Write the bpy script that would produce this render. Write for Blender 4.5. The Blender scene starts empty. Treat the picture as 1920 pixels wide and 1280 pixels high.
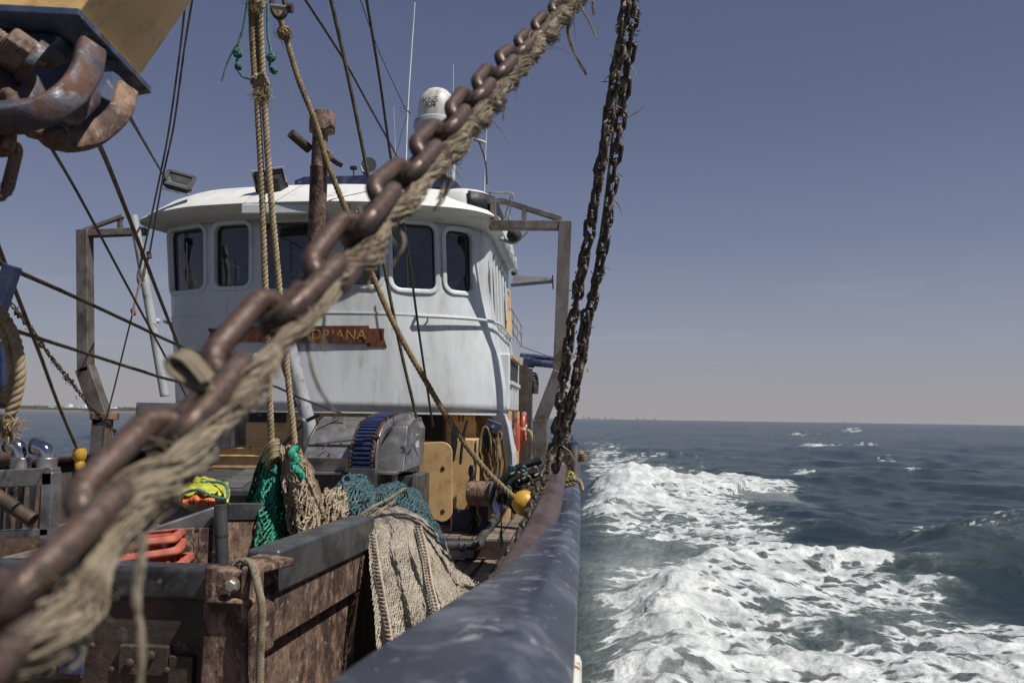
import bpy, bmesh, math, random
import numpy as np
from mathutils import Vector, Matrix, geometry
sc = bpy.context.scene
col = sc.collection
random.seed(7); rng = np.random.default_rng(11)
# ------------------------------------------------------------------ camera
FPX = 1600.0                      # focal length in pixels of a 1920 px wide picture
CAM = np.array([0.0, 0.0, 2.6])
up = np.array([0.01484, 1.0, -0.08923]); up /= np.linalg.norm(up)
fw = np.array([128.0, -144.7, -1600.0]); fw -= up*fw.dot(up); fw /= np.linalg.norm(fw)
rt = np.cross(fw, up)
R = np.array([rt, fw, up])        # rows: world axes in camera space
cd = bpy.data.cameras.new("camera"); cam = bpy.data.objects.new("camera", cd); col.objects.link(cam)
M4 = Matrix([[*R[0], CAM[0]], [*R[1], CAM[1]], [*R[2], CAM[2]], [0, 0, 0, 1]])
cam.matrix_world = M4
cd.sensor_width = 36; cd.lens = 36*FPX/1920
cd.clip_start = .02; cd.clip_end = 60000
cd.dof.use_dof = True; cd.dof.focus_distance = 8.0; cd.dof.aperture_fstop = 6.3
sc.camera = cam
# ------------------------------------------------------------------ light
SUN = Vector((0.56, -0.29, 1.0)).normalized()
el = math.asin(SUN.z); azi = math.atan2(SUN.x, SUN.y)
sd = bpy.data.lights.new("sun", 'SUN'); sd.energy = 4.3; sd.angle = math.radians(.6); sd.color = (1, .955, .89)
so = bpy.data.objects.new("sun", sd); col.objects.link(so)
so.rotation_euler = SUN.to_track_quat('Z', 'Y').to_euler()
w = bpy.data.worlds.new("World"); sc.world = w; w.use_nodes = True
nt = w.node_tree; N = nt.nodes; L = nt.links; N.clear()
o_ = N.new('ShaderNodeOutputWorld'); bg = N.new('ShaderNodeBackground'); L.new(bg.outputs[0], o_.inputs[0])
sky = N.new('ShaderNodeTexSky'); sky.sky_type = 'NISHITA'; sky.sun_disc = False
sky.sun_elevation = el; sky.sun_rotation = azi; sky.dust_density = 2.0; sky.air_density = 1.0
tc = N.new('ShaderNodeTexCoord'); sp = N.new('ShaderNodeSeparateXYZ'); L.new(tc.outputs['Generated'], sp.inputs[0])
rp = N.new('ShaderNodeValToRGB'); L.new(sp.outputs['Z'], rp.inputs[0])
cr = rp.color_ramp; cr.elements[0].position = 0; cr.elements[0].color = (.310, .295, .305, 1)
cr.elements[1].position = 1; cr.elements[1].color = (.050, .066, .125, 1)
for p, c in ((.03, (.292, .285, .308)), (.09, (.245, .262, .322)), (.2, (.156, .181, .272)), (.33, (.103, .125, .208)), (.5, (.073, .091, .168))):
    e = cr.elements.new(p); e.color = (*c, 1)
m1 = N.new('ShaderNodeMix'); m1.data_type = 'RGBA'; m1.inputs[0].default_value = .88
sk = N.new('ShaderNodeMix'); sk.data_type = 'RGBA'; sk.blend_type = 'MULTIPLY'; sk.inputs[0].default_value = 1
L.new(sky.outputs[0], sk.inputs[6]); sk.inputs[7].default_value = (.05, .05, .055, 1)
L.new(sk.outputs[2], m1.inputs[6]); L.new(rp.outputs[0], m1.inputs[7])
# thin high cirrus wisps near the horizon
mp = N.new('ShaderNodeMapping'); L.new(tc.outputs['Generated'], mp.inputs[0]); mp.inputs['Scale'].default_value = (1.6, 1.6, 22)
nz = N.new('ShaderNodeTexNoise'); nz.inputs['Scale'].default_value = 3.2; nz.inputs['Detail'].default_value = 6; L.new(mp.outputs[0], nz.inputs[0])
wr = N.new('ShaderNodeValToRGB'); L.new(nz.outputs[0], wr.inputs[0]); wr.color_ramp.elements[0].position = .56; wr.color_ramp.elements[1].position = .8
bd = N.new('ShaderNodeValToRGB'); L.new(sp.outputs['Z'], bd.inputs[0]); b = bd.color_ramp
b.elements[0].position = .02; b.elements[0].color = (0, 0, 0, 1); b.elements[1].position = .2; b.elements[1].color = (0, 0, 0, 1)
e = b.elements.new(.095); e.color = (1, 1, 1, 1)
mm = N.new('ShaderNodeMath'); mm.operation = 'MULTIPLY'; L.new(wr.outputs[0], mm.inputs[0]); L.new(bd.outputs[0], mm.inputs[1])
m3 = N.new('ShaderNodeMath'); m3.operation = 'MULTIPLY'; L.new(mm.outputs[0], m3.inputs[0]); m3.inputs[1].default_value = .35
m2 = N.new('ShaderNodeMix'); m2.data_type = 'RGBA'; L.new(m3.outputs[0], m2.inputs[0]); L.new(m1.outputs[2], m2.inputs[6]); m2.inputs[7].default_value = (.36, .35, .39, 1)
L.new(m2.outputs[2], bg.inputs[0]); bg.inputs[1].default_value = 1.0
sc.view_settings.view_transform = 'Standard'; sc.view_settings.look = 'None'
sc.view_settings.exposure = .28; sc.view_settings.gamma = 1

# ------------------------------------------------------------------ measuring helpers
def A(px, py, Y):
    """world point that stands at depth Y (metres aft) seen at this spot of the photograph"""
    r = R @ np.array([px-960, 640-py, -FPX]); return CAM + r*(Y/r[1])
def AZ(px, py, z):
    r = R @ np.array([px-960, 640-py, -FPX]); return CAM + r*((z-CAM[2])/r[2])
def proj(P):
    c = (np.asarray(P)-CAM) @ R
    return 960+FPX*c[..., 0]/-c[..., 2], 640-FPX*c[..., 1]/-c[..., 2]
def PX(lst, Ys=None):
    if Ys is None: return [A(*p) for p in lst]
    n = len(lst)
    if len(Ys) == 2: Ys = [Ys[0]+(Ys[1]-Ys[0])*i/(n-1) for i in range(n)]
    return [A(p[0], p[1], y) for p, y in zip(lst, Ys)]
def catmull(P, n):
    """n points spread evenly along a smooth curve through P"""
    P = np.asarray(P, float)
    if len(P) == 2: return P[0]+(P[1]-P[0])*np.linspace(0, 1, n)[:, None]
    Q = np.vstack([2*P[0]-P[1], P, 2*P[-1]-P[-2]]); out = []
    for i in range(1, len(Q)-2):
        t = np.linspace(0, 1, 24, endpoint=False)[:, None]
        a, b_, c, d = Q[i-1], Q[i], Q[i+1], Q[i+2]
        out.append(.5*((2*b_)+(-a+c)*t+(2*a-5*b_+4*c-d)*t*t+(-a+3*b_-3*c+d)*t**3))
    out.append(P[-1:]); out = np.vstack(out)
    s = np.concatenate([[0], np.cumsum(np.linalg.norm(np.diff(out, axis=0), axis=1))])
    q = np.linspace(0, s[-1], n)
    return np.stack([np.interp(q, s, out[:, k]) for k in range(out.shape[1])], 1)
def plen(P): return float(np.sum(np.linalg.norm(np.diff(np.asarray(P), axis=0), axis=1)))
def sag(a, b, s, n=5):
    a, b = np.asarray(a, float), np.asarray(b, float); t = np.linspace(0, 1, n)[:, None]
    P = a+(b-a)*t; P[:, 2] -= s*4*(t*(1-t))[:, 0]; return P
def frames(P, closed=False):
    P = np.asarray(P, float); n = len(P)
    if closed: T = np.roll(P, -1, 0)-np.roll(P, 1, 0)
    else: T = np.gradient(P, axis=0)
    T /= (np.linalg.norm(T, axis=1)[:, None]+1e-12)
    ref = np.array([0, 0, 1.]) if abs(T[0][2]) < .9 else np.array([1., 0, 0])
    U = np.zeros_like(P); u = np.cross(ref, T[0]); u /= np.linalg.norm(u); U[0] = u
    for i in range(1, n):
        u = u-T[i]*u.dot(T[i]); u /= (np.linalg.norm(u)+1e-12); U[i] = u
    return T, U, np.cross(T, U)

# ------------------------------------------------------------------ mesh builder
class MB:
    def __init__(s): s.v = []; s.f = []; s.n = 0; s.uv = []
    def add(s, V, F, uv=None):
        V = np.asarray(V, float); s.v.append(V); k = s.n
        s.f += [[i+k for i in f] for f in F]; s.n += len(V)
        s.uv.append(np.asarray(uv, float) if uv is not None else np.zeros((len(V), 2)))
        return s
    def box(s, c, size, M=None):
        c = np.asarray(c, float); h = np.asarray(size, float)/2
        V = np.array([[x, y, z] for x in (-1, 1) for y in (-1, 1) for z in (-1, 1)])*h
        if M is not None: V = V @ np.asarray(M).T
        return s.add(V+c, [(0, 1, 3, 2), (4, 6, 7, 5), (0, 4, 5, 1), (2, 3, 7, 6), (0, 2, 6, 4), (1, 5, 7, 3)])
    def beam(s, a, b, wd, ht, upv=(0, 0, 1)):
        a, b = np.asarray(a, float), np.asarray(b, float); d = b-a; ln = np.linalg.norm(d); d /= ln
        u = np.asarray(upv, float); sx = np.cross(d, u); sx /= np.linalg.norm(sx); uu = np.cross(sx, d)
        return s.box((a+b)/2, (wd, ln, ht), np.stack([sx, d, uu], 1))
    def hexa(s, P8):
        return s.add(P8, [(0, 1, 2, 3), (7, 6, 5, 4), (0, 4, 5, 1), (1, 5, 6, 2), (2, 6, 7, 3), (3, 7, 4, 0)])
    def tube(s, P, r, n=8, closed=False, cap=True):
        P = np.asarray(P, float); m = len(P); r = np.broadcast_to(np.asarray(r, float), (m,))
        T, U, W = frames(P, closed); a = np.arange(n)*2*math.pi/n
        V = P[:, None, :]+r[:, None, None]*(np.cos(a)[None, :, None]*U[:, None, :]+np.sin(a)[None, :, None]*W[:, None, :])
        F = []
        for i in range(m if closed else m-1):
            i2 = (i+1) % m
            for j in range(n):
                j2 = (j+1) % n; F.append((i*n+j, i*n+j2, i2*n+j2, i2*n+j))
        if cap and not closed: F.append(tuple(range(n-1, -1, -1))); F.append(tuple((m-1)*n+j for j in range(n)))
        uv = np.stack(np.broadcast_arrays(np.linspace(0, 1, m)[:, None], (np.arange(n)/n)[None, :]), -1).reshape(-1, 2)
        return s.add(V.reshape(-1, 3), F, uv)
    def rope(s, P, r, strands=3, pitch=None, n=6, steps=8):
        P = np.asarray(P, float); ln = plen(P); pitch = pitch or r*6.5
        m = max(8, int(ln/pitch*steps)); m = min(m, 1200); Q = catmull(P, m); T, U, W = frames(Q)
        q = np.linspace(0, ln, m)/pitch*2*math.pi
        for k in range(strands):
            a = q+k*2*math.pi/strands
            C = Q+(r*.5)*(np.cos(a)[:, None]*U+np.sin(a)[:, None]*W)
            s.tube(C, r*.56, n)
        return s
    def lathe(s, prof, c=(0, 0, 0), n=24, axis=(0, 0, 1), cap=True):
        c = np.asarray(c, float); ax = np.asarray(axis, float); ax /= np.linalg.norm(ax)
        ref = np.array([1., 0, 0]) if abs(ax[0]) < .9 else np.array([0, 1., 0])
        u = np.cross(ax, ref); u /= np.linalg.norm(u); v = np.cross(ax, u); a = np.arange(n)*2*math.pi/n
        V = []
        for r, h in prof: V += [c+ax*h+r*(math.cos(t)*u+math.sin(t)*v) for t in a]
        F = []
        for i in range(len(prof)-1):
            for j in range(n): F.append((i*n+j, i*n+(j+1) % n, (i+1)*n+(j+1) % n, (i+1)*n+j))
        if cap: F.append(tuple(range(n-1, -1, -1))); F.append(tuple((len(prof)-1)*n+j for j in range(n)))
        return s.add(V, F)
    def prism(s, poly, d):
        """closed 3-D polygon extruded by vector d"""
        P = np.asarray(poly, float); n = len(P); V = np.vstack([P, P+np.asarray(d, float)])
        F = [tuple(range(n-1, -1, -1)), tuple(range(n, 2*n))]
        for i in range(n): F.append((i, (i+1) % n, n+(i+1) % n, n+i))
        return s.add(V, F)
    def grid(s, G, closed_u=False, uv=None):
        G = np.asarray(G, float); a, b_ = G.shape[:2]; F = []
        for i in range(a-1):
            for j in range(b_ if closed_u else b_-1):
                j2 = (j+1) % b_; F.append((i*b_+j, i*b_+j2, (i+1)*b_+j2, (i+1)*b_+j))
        if uv is None: uv = np.stack(np.meshgrid(np.linspace(0, 1, a), np.linspace(0, 1, b_), indexing='ij'), -1)
        return s.add(G.reshape(-1, 3), F, np.asarray(uv).reshape(-1, 2))
    def sphere(s, c, r, n=16, m=10, sc_=(1, 1, 1)):
        prof = [(max(1e-4, math.sin(math.pi*i/m)), -math.cos(math.pi*i/m)) for i in range(m+1)]
        t = MB().lathe(prof, n=n); V = t.v[0]*np.asarray(sc_)*r+np.asarray(c)
        return s.add(V, t.f)
    def build(s, name, mat, parent=None, smooth=True, bevel=0, seg=2, ang=35, solid=0):
        me = bpy.data.meshes.new(name); V = np.vstack(s.v)
        off = np.array(parent.location) if parent is not None and parent.type == 'EMPTY' else None
        if parent is not None and parent.type != 'EMPTY': off = np.array(parent['_o'])
        if off is None:
            off = np.array([(V[:, 0].min()+V[:, 0].max())/2, (V[:, 1].min()+V[:, 1].max())/2, V[:, 2].min()])
            keep = off
        else: keep = None
        V = V-off
        me.from_pydata(V.tolist(), [], s.f); 
        uvl = me.uv_layers.new(name="UVMap"); U = np.vstack(s.uv)
        li = np.zeros(len(me.loops), dtype=np.int32); me.loops.foreach_get('vertex_index', li)
        uvl.data.foreach_set('uv', U[li].ravel().astype(np.float32))
        if smooth:
            me.polygons.foreach_set('use_smooth', [True]*len(me.polygons)); me.set_sharp_from_angle(angle=math.radians(ang))
        me.materials.append(mat); me.update()
        o = bpy.data.objects.new(name, me); col.objects.link(o)
        if keep is not None: o.location = keep; o['_o'] = [float(x) for x in keep]
        else: o.parent = parent; o['_o'] = [float(x) for x in off]
        if solid:
            md = o.modifiers.new('solid', 'SOLIDIFY'); md.thickness = solid; md.offset = 0
        if bevel:
            md = o.modifiers.new('bevel', 'BEVEL'); md.width = bevel; md.segments = seg; md.limit_method = 'ANGLE'; md.angle_limit = math.radians(40); md.harden_normals = True
        return o
def thing(name, label, cat, loc, group=None):
    o = bpy.data.objects.new(name, None); col.objects.link(o); o.location = [float(x) for x in loc]
    o.empty_display_size = .1; return tag(o, label, cat, group)
def tag(o, label=None, cat=None, group=None, kind=None):
    if label: o['label'] = label
    if cat: o['category'] = cat
    if group: o['group'] = group
    if kind: o['kind'] = kind
    return o

# ------------------------------------------------------------------ materials
def ramp(nt, src, p0, p1, c0=(0, 0, 0, 1), c1=(1, 1, 1, 1)):
    r = nt.nodes.new('ShaderNodeValToRGB'); nt.links.new(src, r.inputs[0])
    r.color_ramp.elements[0].position = p0; r.color_ramp.elements[1].position = p1
    r.color_ramp.elements[0].color = c0; r.color_ramp.elements[1].color = c1; return r.outputs[0]
def mixc(nt, f, a, b_, mode='MIX'):
    m = nt.nodes.new('ShaderNodeMix'); m.data_type = 'RGBA'; m.blend_type = mode
    for i, x in ((0, f), (6, a), (7, b_)):
        if isinstance(x, (int, float)): m.inputs[i].default_value = x
        elif isinstance(x, tuple): m.inputs[i].default_value = (*x[:3], 1)
        else: nt.links.new(x, m.inputs[i])
    return m.outputs[2]
def noise(nt, vec, scale, detail=5, rough=.55, dist=0):
    n = nt.nodes.new('ShaderNodeTexNoise'); n.inputs['Scale'].default_value = scale
    n.inputs['Detail'].default_value = detail; n.inputs['Roughness'].default_value = rough; n.inputs['Distortion'].default_value = dist
    nt.links.new(vec, n.inputs[0]); return n.outputs[0]
def mat(name, base, layers=(), rough=.5, metal=0, bump=.3, bscale=30, bdist=.004, stretch=(1, 1, 1), rvar=.15, coat=0, var=.18, extra=None):
    """layers: (colour, scale, threshold, softness, roughness or None) painted over the base by noise"""
    m = bpy.data.materials.new(name); m.use_nodes = True; nt = m.node_tree; bs = nt.nodes['Principled BSDF']
    tc = nt.nodes.new('ShaderNodeTexCoord'); mp = nt.nodes.new('ShaderNodeMapping'); nt.links.new(tc.outputs['Object'], mp.inputs[0])
    mp.inputs['Scale'].default_value = stretch; v = mp.outputs[0]
    nv = noise(nt, v, 2.2, 6); d = tuple(c*(1-var) for c in base); b2 = tuple(min(1, c*(1+var)) for c in base)
    c = mixc(nt, ramp(nt, nv, .35, .65), d, b2)
    r = ramp(nt, noise(nt, v, 9, 4), .3, .7, (max(0, rough-rvar),)*3+(1,), (min(1, rough+rvar),)*3+(1,))
    h = noise(nt, v, bscale, 6, .6)
    for i, (lc, ls, th, sf, lr) in enumerate(layers):
        f = ramp(nt, noise(nt, v, ls, 8, .65, .3), th-sf, th+sf)
        lv = mixc(nt, ramp(nt, noise(nt, v, ls*3.1+1, 4), .3, .7), tuple(x*.6 for x in lc), lc)
        c = mixc(nt, f, c, lv)
        if lr is not None: r = mixc(nt, f, r, (lr, lr, lr))
    nt.links.new(c, bs.inputs['Base Color']); nt.links.new(r, bs.inputs['Roughness']); bs.inputs['Metallic'].default_value = metal
    if coat: bs.inputs['Coat Weight'].default_value = coat
    bp = nt.nodes.new('ShaderNodeBump'); bp.inputs['Strength'].default_value = bump; bp.inputs['Distance'].default_value = bdist
    nt.links.new(h, bp.inputs['Height']); nt.links.new(bp.outputs[0], bs.inputs['Normal'])
    if extra: extra(nt, bs, v, c)
    return m
RUST = (.16, .065, .03); DRUST = (.055, .028, .018); ORUST = (.30, .12, .05)
m_white = mat('white_paint', (.565, .60, .62), [((.42, .40, .34), 3.5, .66, .1, .6), (ORUST, 9, .74, .02, .8), ((.50, .50, .47), 1.6, .62, .12, None), ((.30, .20, .12), 15, .71, .05, .8)], .36, 0, .35, 7, .010, (1, 1, .28), var=.06)
m_roofw = mat('roof_white_paint', (.64, .64, .62), [((.45, .42, .36), 4, .66, .08, .6), (RUST, 14, .76, .02, .8)], .5, 0, .3, 30, .003, var=.06)
m_tan = mat('tan_paint', (.60, .40, .19), [((.36, .20, .07), 3, .6, .12, None), (RUST, 8, .70, .03, .8), (DRUST, 20, .74, .02, .8)], .42, 0, .2, 12, .003, var=.08)
m_yellow = mat('yellow_boom_paint', (.70, .45, .18), [((.50, .31, .12), 6, .6, .1, None), (DRUST, 16, .70, .03, .8), ((.55, .42, .2), 11, .68, .04, None)], .42, 0, .3, 12, .004, var=.08)
m_navy = mat('navy_paint', (.022, .030, .085), [((.10, .11, .17), 5, .58, .1, .5), ((.30, .31, .36), 9, .68, .05, .5), (RUST, 12, .73, .02, .8)], .36, 0, .35, 14, .004)
m_rail = mat('worn_navy_rail_paint', (.014, .020, .045), [((.032, .040, .062), 4, .50, .06, .4), ((.12, .13, .165), 7, .56, .05, .5), ((.28, .29, .32), 15, .63, .04, .6), ((.40, .40, .41), 60, .70, .02, .6), ((.16, .08, .04), 22, .74, .02, .8)], .30, 0, .35, 40, .002, (1, .5, 1), rvar=.12)
m_blue = mat('blue_flange_paint', (.035, .060, .115), [((.10, .12, .17), 8, .5, .1, .5), (DRUST, 10, .56, .08, .8), ((.35, .38, .42), 18, .66, .05, .5)], .35, 0, .5, 16, .006)
m_rust = mat('rusty_steel', (.185, .118, .088), [((.065, .034, .024), 5, .49, .07, None), ((.055, .03, .02), 15, .57, .04, None), ((.31, .195, .135), 11, .55, .07, None), ((.40, .31, .25), 26, .62, .05, None), ((.05, .03, .022), 30, .63, .05, None)], .8, 0, 1.0, 34, .010, (1, 1, .65))
m_drust = mat('dark_rusty_steel', (.040, .028, .022), [((.10, .05, .03), 7, .56, .08, None), ((.22, .12, .06), 14, .66, .05, None), ((.16, .16, .16), 5, .68, .06, .4)], .65, 0, .8, 22, .008)
m_frame = mat('weathered_galvanised_steel', (.20, .18, .165), [((.11, .085, .065), 5, .54, .1, .7), ((.30, .29, .28), 12, .62, .06, .4), (RUST, 9, .68, .04, .8)], .5, .45, .35, 24, .003, (1, 1, .6))
m_steel = mat('brushed_stainless_steel', (.36, .355, .35), [((.20, .19, .18), 6, .56, .1, .55), ((.5, .5, .5), 18, .66, .05, .3)], .36, .8, .25, 30, .002, (1, 1, 1))
m_dsteel = mat('dull_grey_steel', (.15, .155, .165), [((.085, .085, .09), 5, .52, .1, .5), ((.26, .26, .27), 14, .65, .06, .35)], .34, .6, .3, 22, .003)
m_chrome = mat('polished_elbow_steel', (.55, .54, .53), [((.2, .19, .18), 14, .66, .05, .6)], .16, 1, .15, 20, .002, rvar=.06)
m_chain = mat('worn_chain_steel', (.095, .060, .048), [((.17, .13, .115), 40, .55, .08, .5), ((.035, .024, .020), 70, .56, .08, .7), ((.17, .085, .045), 120, .62, .05, .85)], .38, .4, .6, 200, .0015)
m_chain2 = mat('dark_fouled_chain_steel', (.060, .046, .036), [((.14, .10, .07), 12, .56, .08, .8), ((.32, .30, .24), 26, .66, .05, .8), ((.015, .013, .012), 9, .6, .08, .6)], .55, .3, .8, 60, .004)
m_black = mat('black_rubber', (.014, .014, .016), [((.06, .055, .05), 14, .62, .08, .7)], .55, 0, .3, 40, .002)
m_brown = mat('brown_rubber_roller', (.075, .048, .046), [((.12, .085, .08), 8, .6, .1, None), ((.03, .02, .02), 4, .6, .1, None)], .48, 0, .3, 20, .002, var=.1)
m_wire = mat('greasy_wire', (.045, .038, .028), [((.12, .10, .06), 30, .55, .1, None)], .55, .3, .6, 120, .002)
m_wireo = mat('olive_mossy_wire', (.10, .085, .045), [((.20, .17, .09), 30, .55, .1, None), (DRUST, 12, .58, .08, None)], .7, 0, .6, 120, .002)
m_rope = mat('tan_hemp_rope', (.30, .225, .13), [((.46, .38, .25), 26, .55, .1, None), ((.13, .09, .05), 12, .6, .1, None)], .85, 0, .7, 160, .002)
m_roped = mat('ochre_weathered_rope', (.20, .135, .06), [((.36, .28, .15), 30, .55, .1, None), ((.08, .055, .03), 7, .58, .1, None)], .85, 0, .7, 160, .002)
m_hemp = mat('frayed_grey_hemp', (.19, .155, .108), [((.33, .28, .20), 14, .55, .1, None), ((.12, .085, .055), 20, .6, .08, None)], .9, 0, .6, 200, .002)
m_teal = mat('teal_twine', (.03, .13, .12), [((.10, .27, .24), 24, .55, .1, None)], .7, 0, .5, 200, .001)
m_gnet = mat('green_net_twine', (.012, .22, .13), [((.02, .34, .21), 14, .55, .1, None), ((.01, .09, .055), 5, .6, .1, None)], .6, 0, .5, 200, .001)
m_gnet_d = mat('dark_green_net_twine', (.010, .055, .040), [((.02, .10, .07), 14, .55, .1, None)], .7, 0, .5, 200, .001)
m_bnet = mat('teal_blue_net_twine', (.055, .115, .135), [((.10, .18, .20), 12, .55, .1, None), ((.02, .05, .06), 5, .6, .1, None)], .7, 0, .5, 200, .001)
m_tnet = mat('straw_net_twine', (.36, .28, .19), [((.55, .47, .35), 14, .55, .1, None), ((.20, .13, .08), 7, .6, .1, None)], .85, 0, .5, 200, .001)
m_cnet = mat('cream_net_twine', (.46, .41, .33), [((.58, .53, .45), 9, .55, .1, None), ((.26, .21, .15), 5, .6, .1, None)], .85, 0, .5, 200, .001)
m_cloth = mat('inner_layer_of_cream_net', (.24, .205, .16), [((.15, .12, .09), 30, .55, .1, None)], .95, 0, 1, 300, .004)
m_orange = mat('yellow_float_plastic', (.52, .29, .035), [((.45, .20, .02), 9, .58, .1, None), ((.16, .09, .04), 24, .68, .05, .8)], .4, 0, .2, 30, .002)
m_basket = mat('red_basket_plastic', (.52, .13, .08), [((.66, .27, .19), 6, .55, .1, None), ((.2, .05, .03), 13, .66, .05, None)], .45, 0, .2, 30, .002)
m_hiviz = mat('yellow_oilskin', (.46, .47, .05), [((.28, .29, .04), 6, .6, .1, None), ((.2, .19, .05), 16, .7, .05, None)], .5, 0, .3, 14, .006)
m_bag = mat('orange_oilskin', (.62, .16, .05), [((.30, .08, .04), 9, .6, .1, None)], .55, 0, .4, 20, .004)
m_belt = mat('blue_belt_plastic', (.022, .032, .11), [((.012, .018, .05), 20, .55, .1, None)], .35, 0, .2, 60, .002)
m_red = mat('red_lifebuoy_plastic', (.40, .07, .04), [], .45)
m_wood = mat('grey_weathered_wood', (.20, .165, .135), [((.10, .075, .06), 6, .52, .1, None), ((.30, .26, .21), 14, .6, .08, None)], .8, 0, .6, 24, .006, (1.2, .35, 1))
m_board = mat('varnished_brown_board', (.11, .035, .012), [((.05, .018, .008), 12, .56, .1, None), ((.2, .10, .05), 20, .68, .05, None)], .4, 0, .3, 30, .003)
m_gold = mat('gold_lettering', (.34, .19, .055), [((.12, .06, .02), 30, .6, .08, None)], .5)
m_grey = mat('light_grey_mast_paint', (.34, .35, .37), [((.2, .2, .2), 9, .6, .08, .7), (RUST, 14, .72, .03, .8)], .5, 0, .3, 24, .003)
m_radome = mat('radome_plastic', (.62, .61, .57), [((.34, .33, .30), 4, .54, .14, None)], .5, 0, .05, 20, .002, (3, 3, .35))
m_dark = mat('dark_interior', (.022, .024, .028), [((.05, .05, .055), 4, .6, .1, None)], .7)
m_inter = mat('wheelhouse_lining', (.30, .29, .27), [((.07, .06, .05), 3, .6, .1, None)], .6)
m_lens = mat('lamp_reflector', (.55, .54, .50), [((.8, .8, .75), 9, .6, .1, None)], .25, .3, .1, 20, .002)
m_orl = mat('orange_beacon_lens', (.75, .12, .02), [], .2)
m_label = mat('white_sticker', (.7, .7, .68), [], .5)
m_bolt = mat('zinc_bolt', (.30, .30, .26), [((.2, .14, .08), 20, .6, .08, .7)], .4, .5, .4, 60, .002)
def glass(name, tint, tr):
    m = bpy.data.materials.new(name); m.use_nodes = True; nt = m.node_tree; n = nt.nodes; n.clear()
    o = n.new('ShaderNodeOutputMaterial'); g = n.new('ShaderNodeBsdfGlossy'); g.inputs['Roughness'].default_value = .03
    t = n.new('ShaderNodeBsdfTransparent'); t.inputs[0].default_value = (*tint, 1); d = n.new('ShaderNodeBsdfDiffuse'); d.inputs[0].default_value = (.16, .16, .155, 1)
    fr = n.new('ShaderNodeFresnel'); fr.inputs[0].default_value = 2.0; mx = n.new('ShaderNodeMixShader'); mx2 = n.new('ShaderNodeMixShader')
    tcx = n.new('ShaderNodeTexCoord'); f = ramp(nt, noise(nt, tcx.outputs['Object'], 14, 8, .7), .58, .78, (tr, tr, tr, 1), (.55, .55, .55, 1))
    nt.links.new(f, mx2.inputs[0]); nt.links.new(t.outputs[0], mx2.inputs[1]); nt.links.new(d.outputs[0], mx2.inputs[2])
    nt.links.new(fr.outputs[0], mx.inputs[0]); nt.links.new(mx2.outputs[0], mx.inputs[1]); nt.links.new(g.outputs[0], mx.inputs[2]); nt.links.new(mx.outputs[0], o.inputs[0])
    return m
m_glass = glass('salt_stained_window_glass', (.72, .75, .77), .06)
# ================================================================== SEA
def vnoise(x, y, seed=0):
    seed = int(seed)
    xi = np.floor(x).astype(np.int64); yi = np.floor(y).astype(np.int64); fx = x-xi; fy = y-yi
    def h(a, b_):
        n = (a*374761393+b_*668265263+seed*982451653) & 0x7fffffff
        n = ((n ^ (n >> 13))*1274126177) & 0x7fffffff; n = (n ^ (n >> 16)) & 0xffffff
        return n/float(0xffffff)*2-1
    def gr(a, b_, dx, dy):
        t = h(a, b_)*math.pi*2; return np.cos(t)*dx+np.sin(t)*dy
    u = fx*fx*fx*(fx*(fx*6-15)+10); v = fy*fy*fy*(fy*(fy*6-15)+10)
    a = gr(xi, yi, fx, fy); b_ = gr(xi+1, yi, fx-1, fy); c = gr(xi, yi+1, fx, fy-1); d = gr(xi+1, yi+1, fx-1, fy-1)
    return (a+(b_-a)*u+(c-a)*v+(a-b_-c+d)*u*v)*1.5
def fbm(x, y, o=4, seed=0, g=.5):
    s = 0; a = 1; f = 1
    for i in range(o): s = s+a*vnoise(x*f+i*7.3, y*f-i*3.1, seed+i); a *= g; f *= 2.03
    return s
def sstep(a, b_, x): t = np.clip((x-a)/(b_-a), 0, 1); return t*t*(3-2*t)
nr, na = 760, 980
dep = np.concatenate([np.tan(np.radians(np.linspace(34, .55, 620))), np.geomspace(math.tan(math.radians(.55)), 2.6/30000, 141)[1:]])
rad = 2.6/dep
ang = np.radians(np.linspace(-62, 46, na))
LODK = 2.0
RR, AA = np.meshgrid(rad, ang, indexing='ij'); X = RR*np.sin(AA); Yw = RR*np.cos(AA)
Z = np.zeros_like(X); rng2 = np.random.default_rng(5)
lodf = lambda lam: sstep(lam*420, lam*110, RR)          # fade wavelengths that are far smaller than a pixel
for lam, amp, dr in ((17, .15, 200), (11, .10, 235), (7.3, .075, 180), (4.7, .05, 215), (3.1, .036, 250), (2.0, .024, 190), (1.35, .016, 225), (.9, .011, 205), (.62, .007, 240)):
    d = math.radians(dr); k = 2*math.pi/lam
    wv = fbm(X/lam*.7, Yw/lam*.7, 2, int(lam*10))*2.2
    ph = k*(X*math.sin(d)+Yw*math.cos(d))+wv+lam
    s_ = 1-np.abs(np.sin(ph*.5))**.8*1.0
    Z += 1.55*amp*(s_*2-1)*(.6+.6*fbm(X/lam/2.5+9, Yw/lam/2.5, 2, 3))*lodf(lam)
port = sstep(-.5, 1.5, X)
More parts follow.
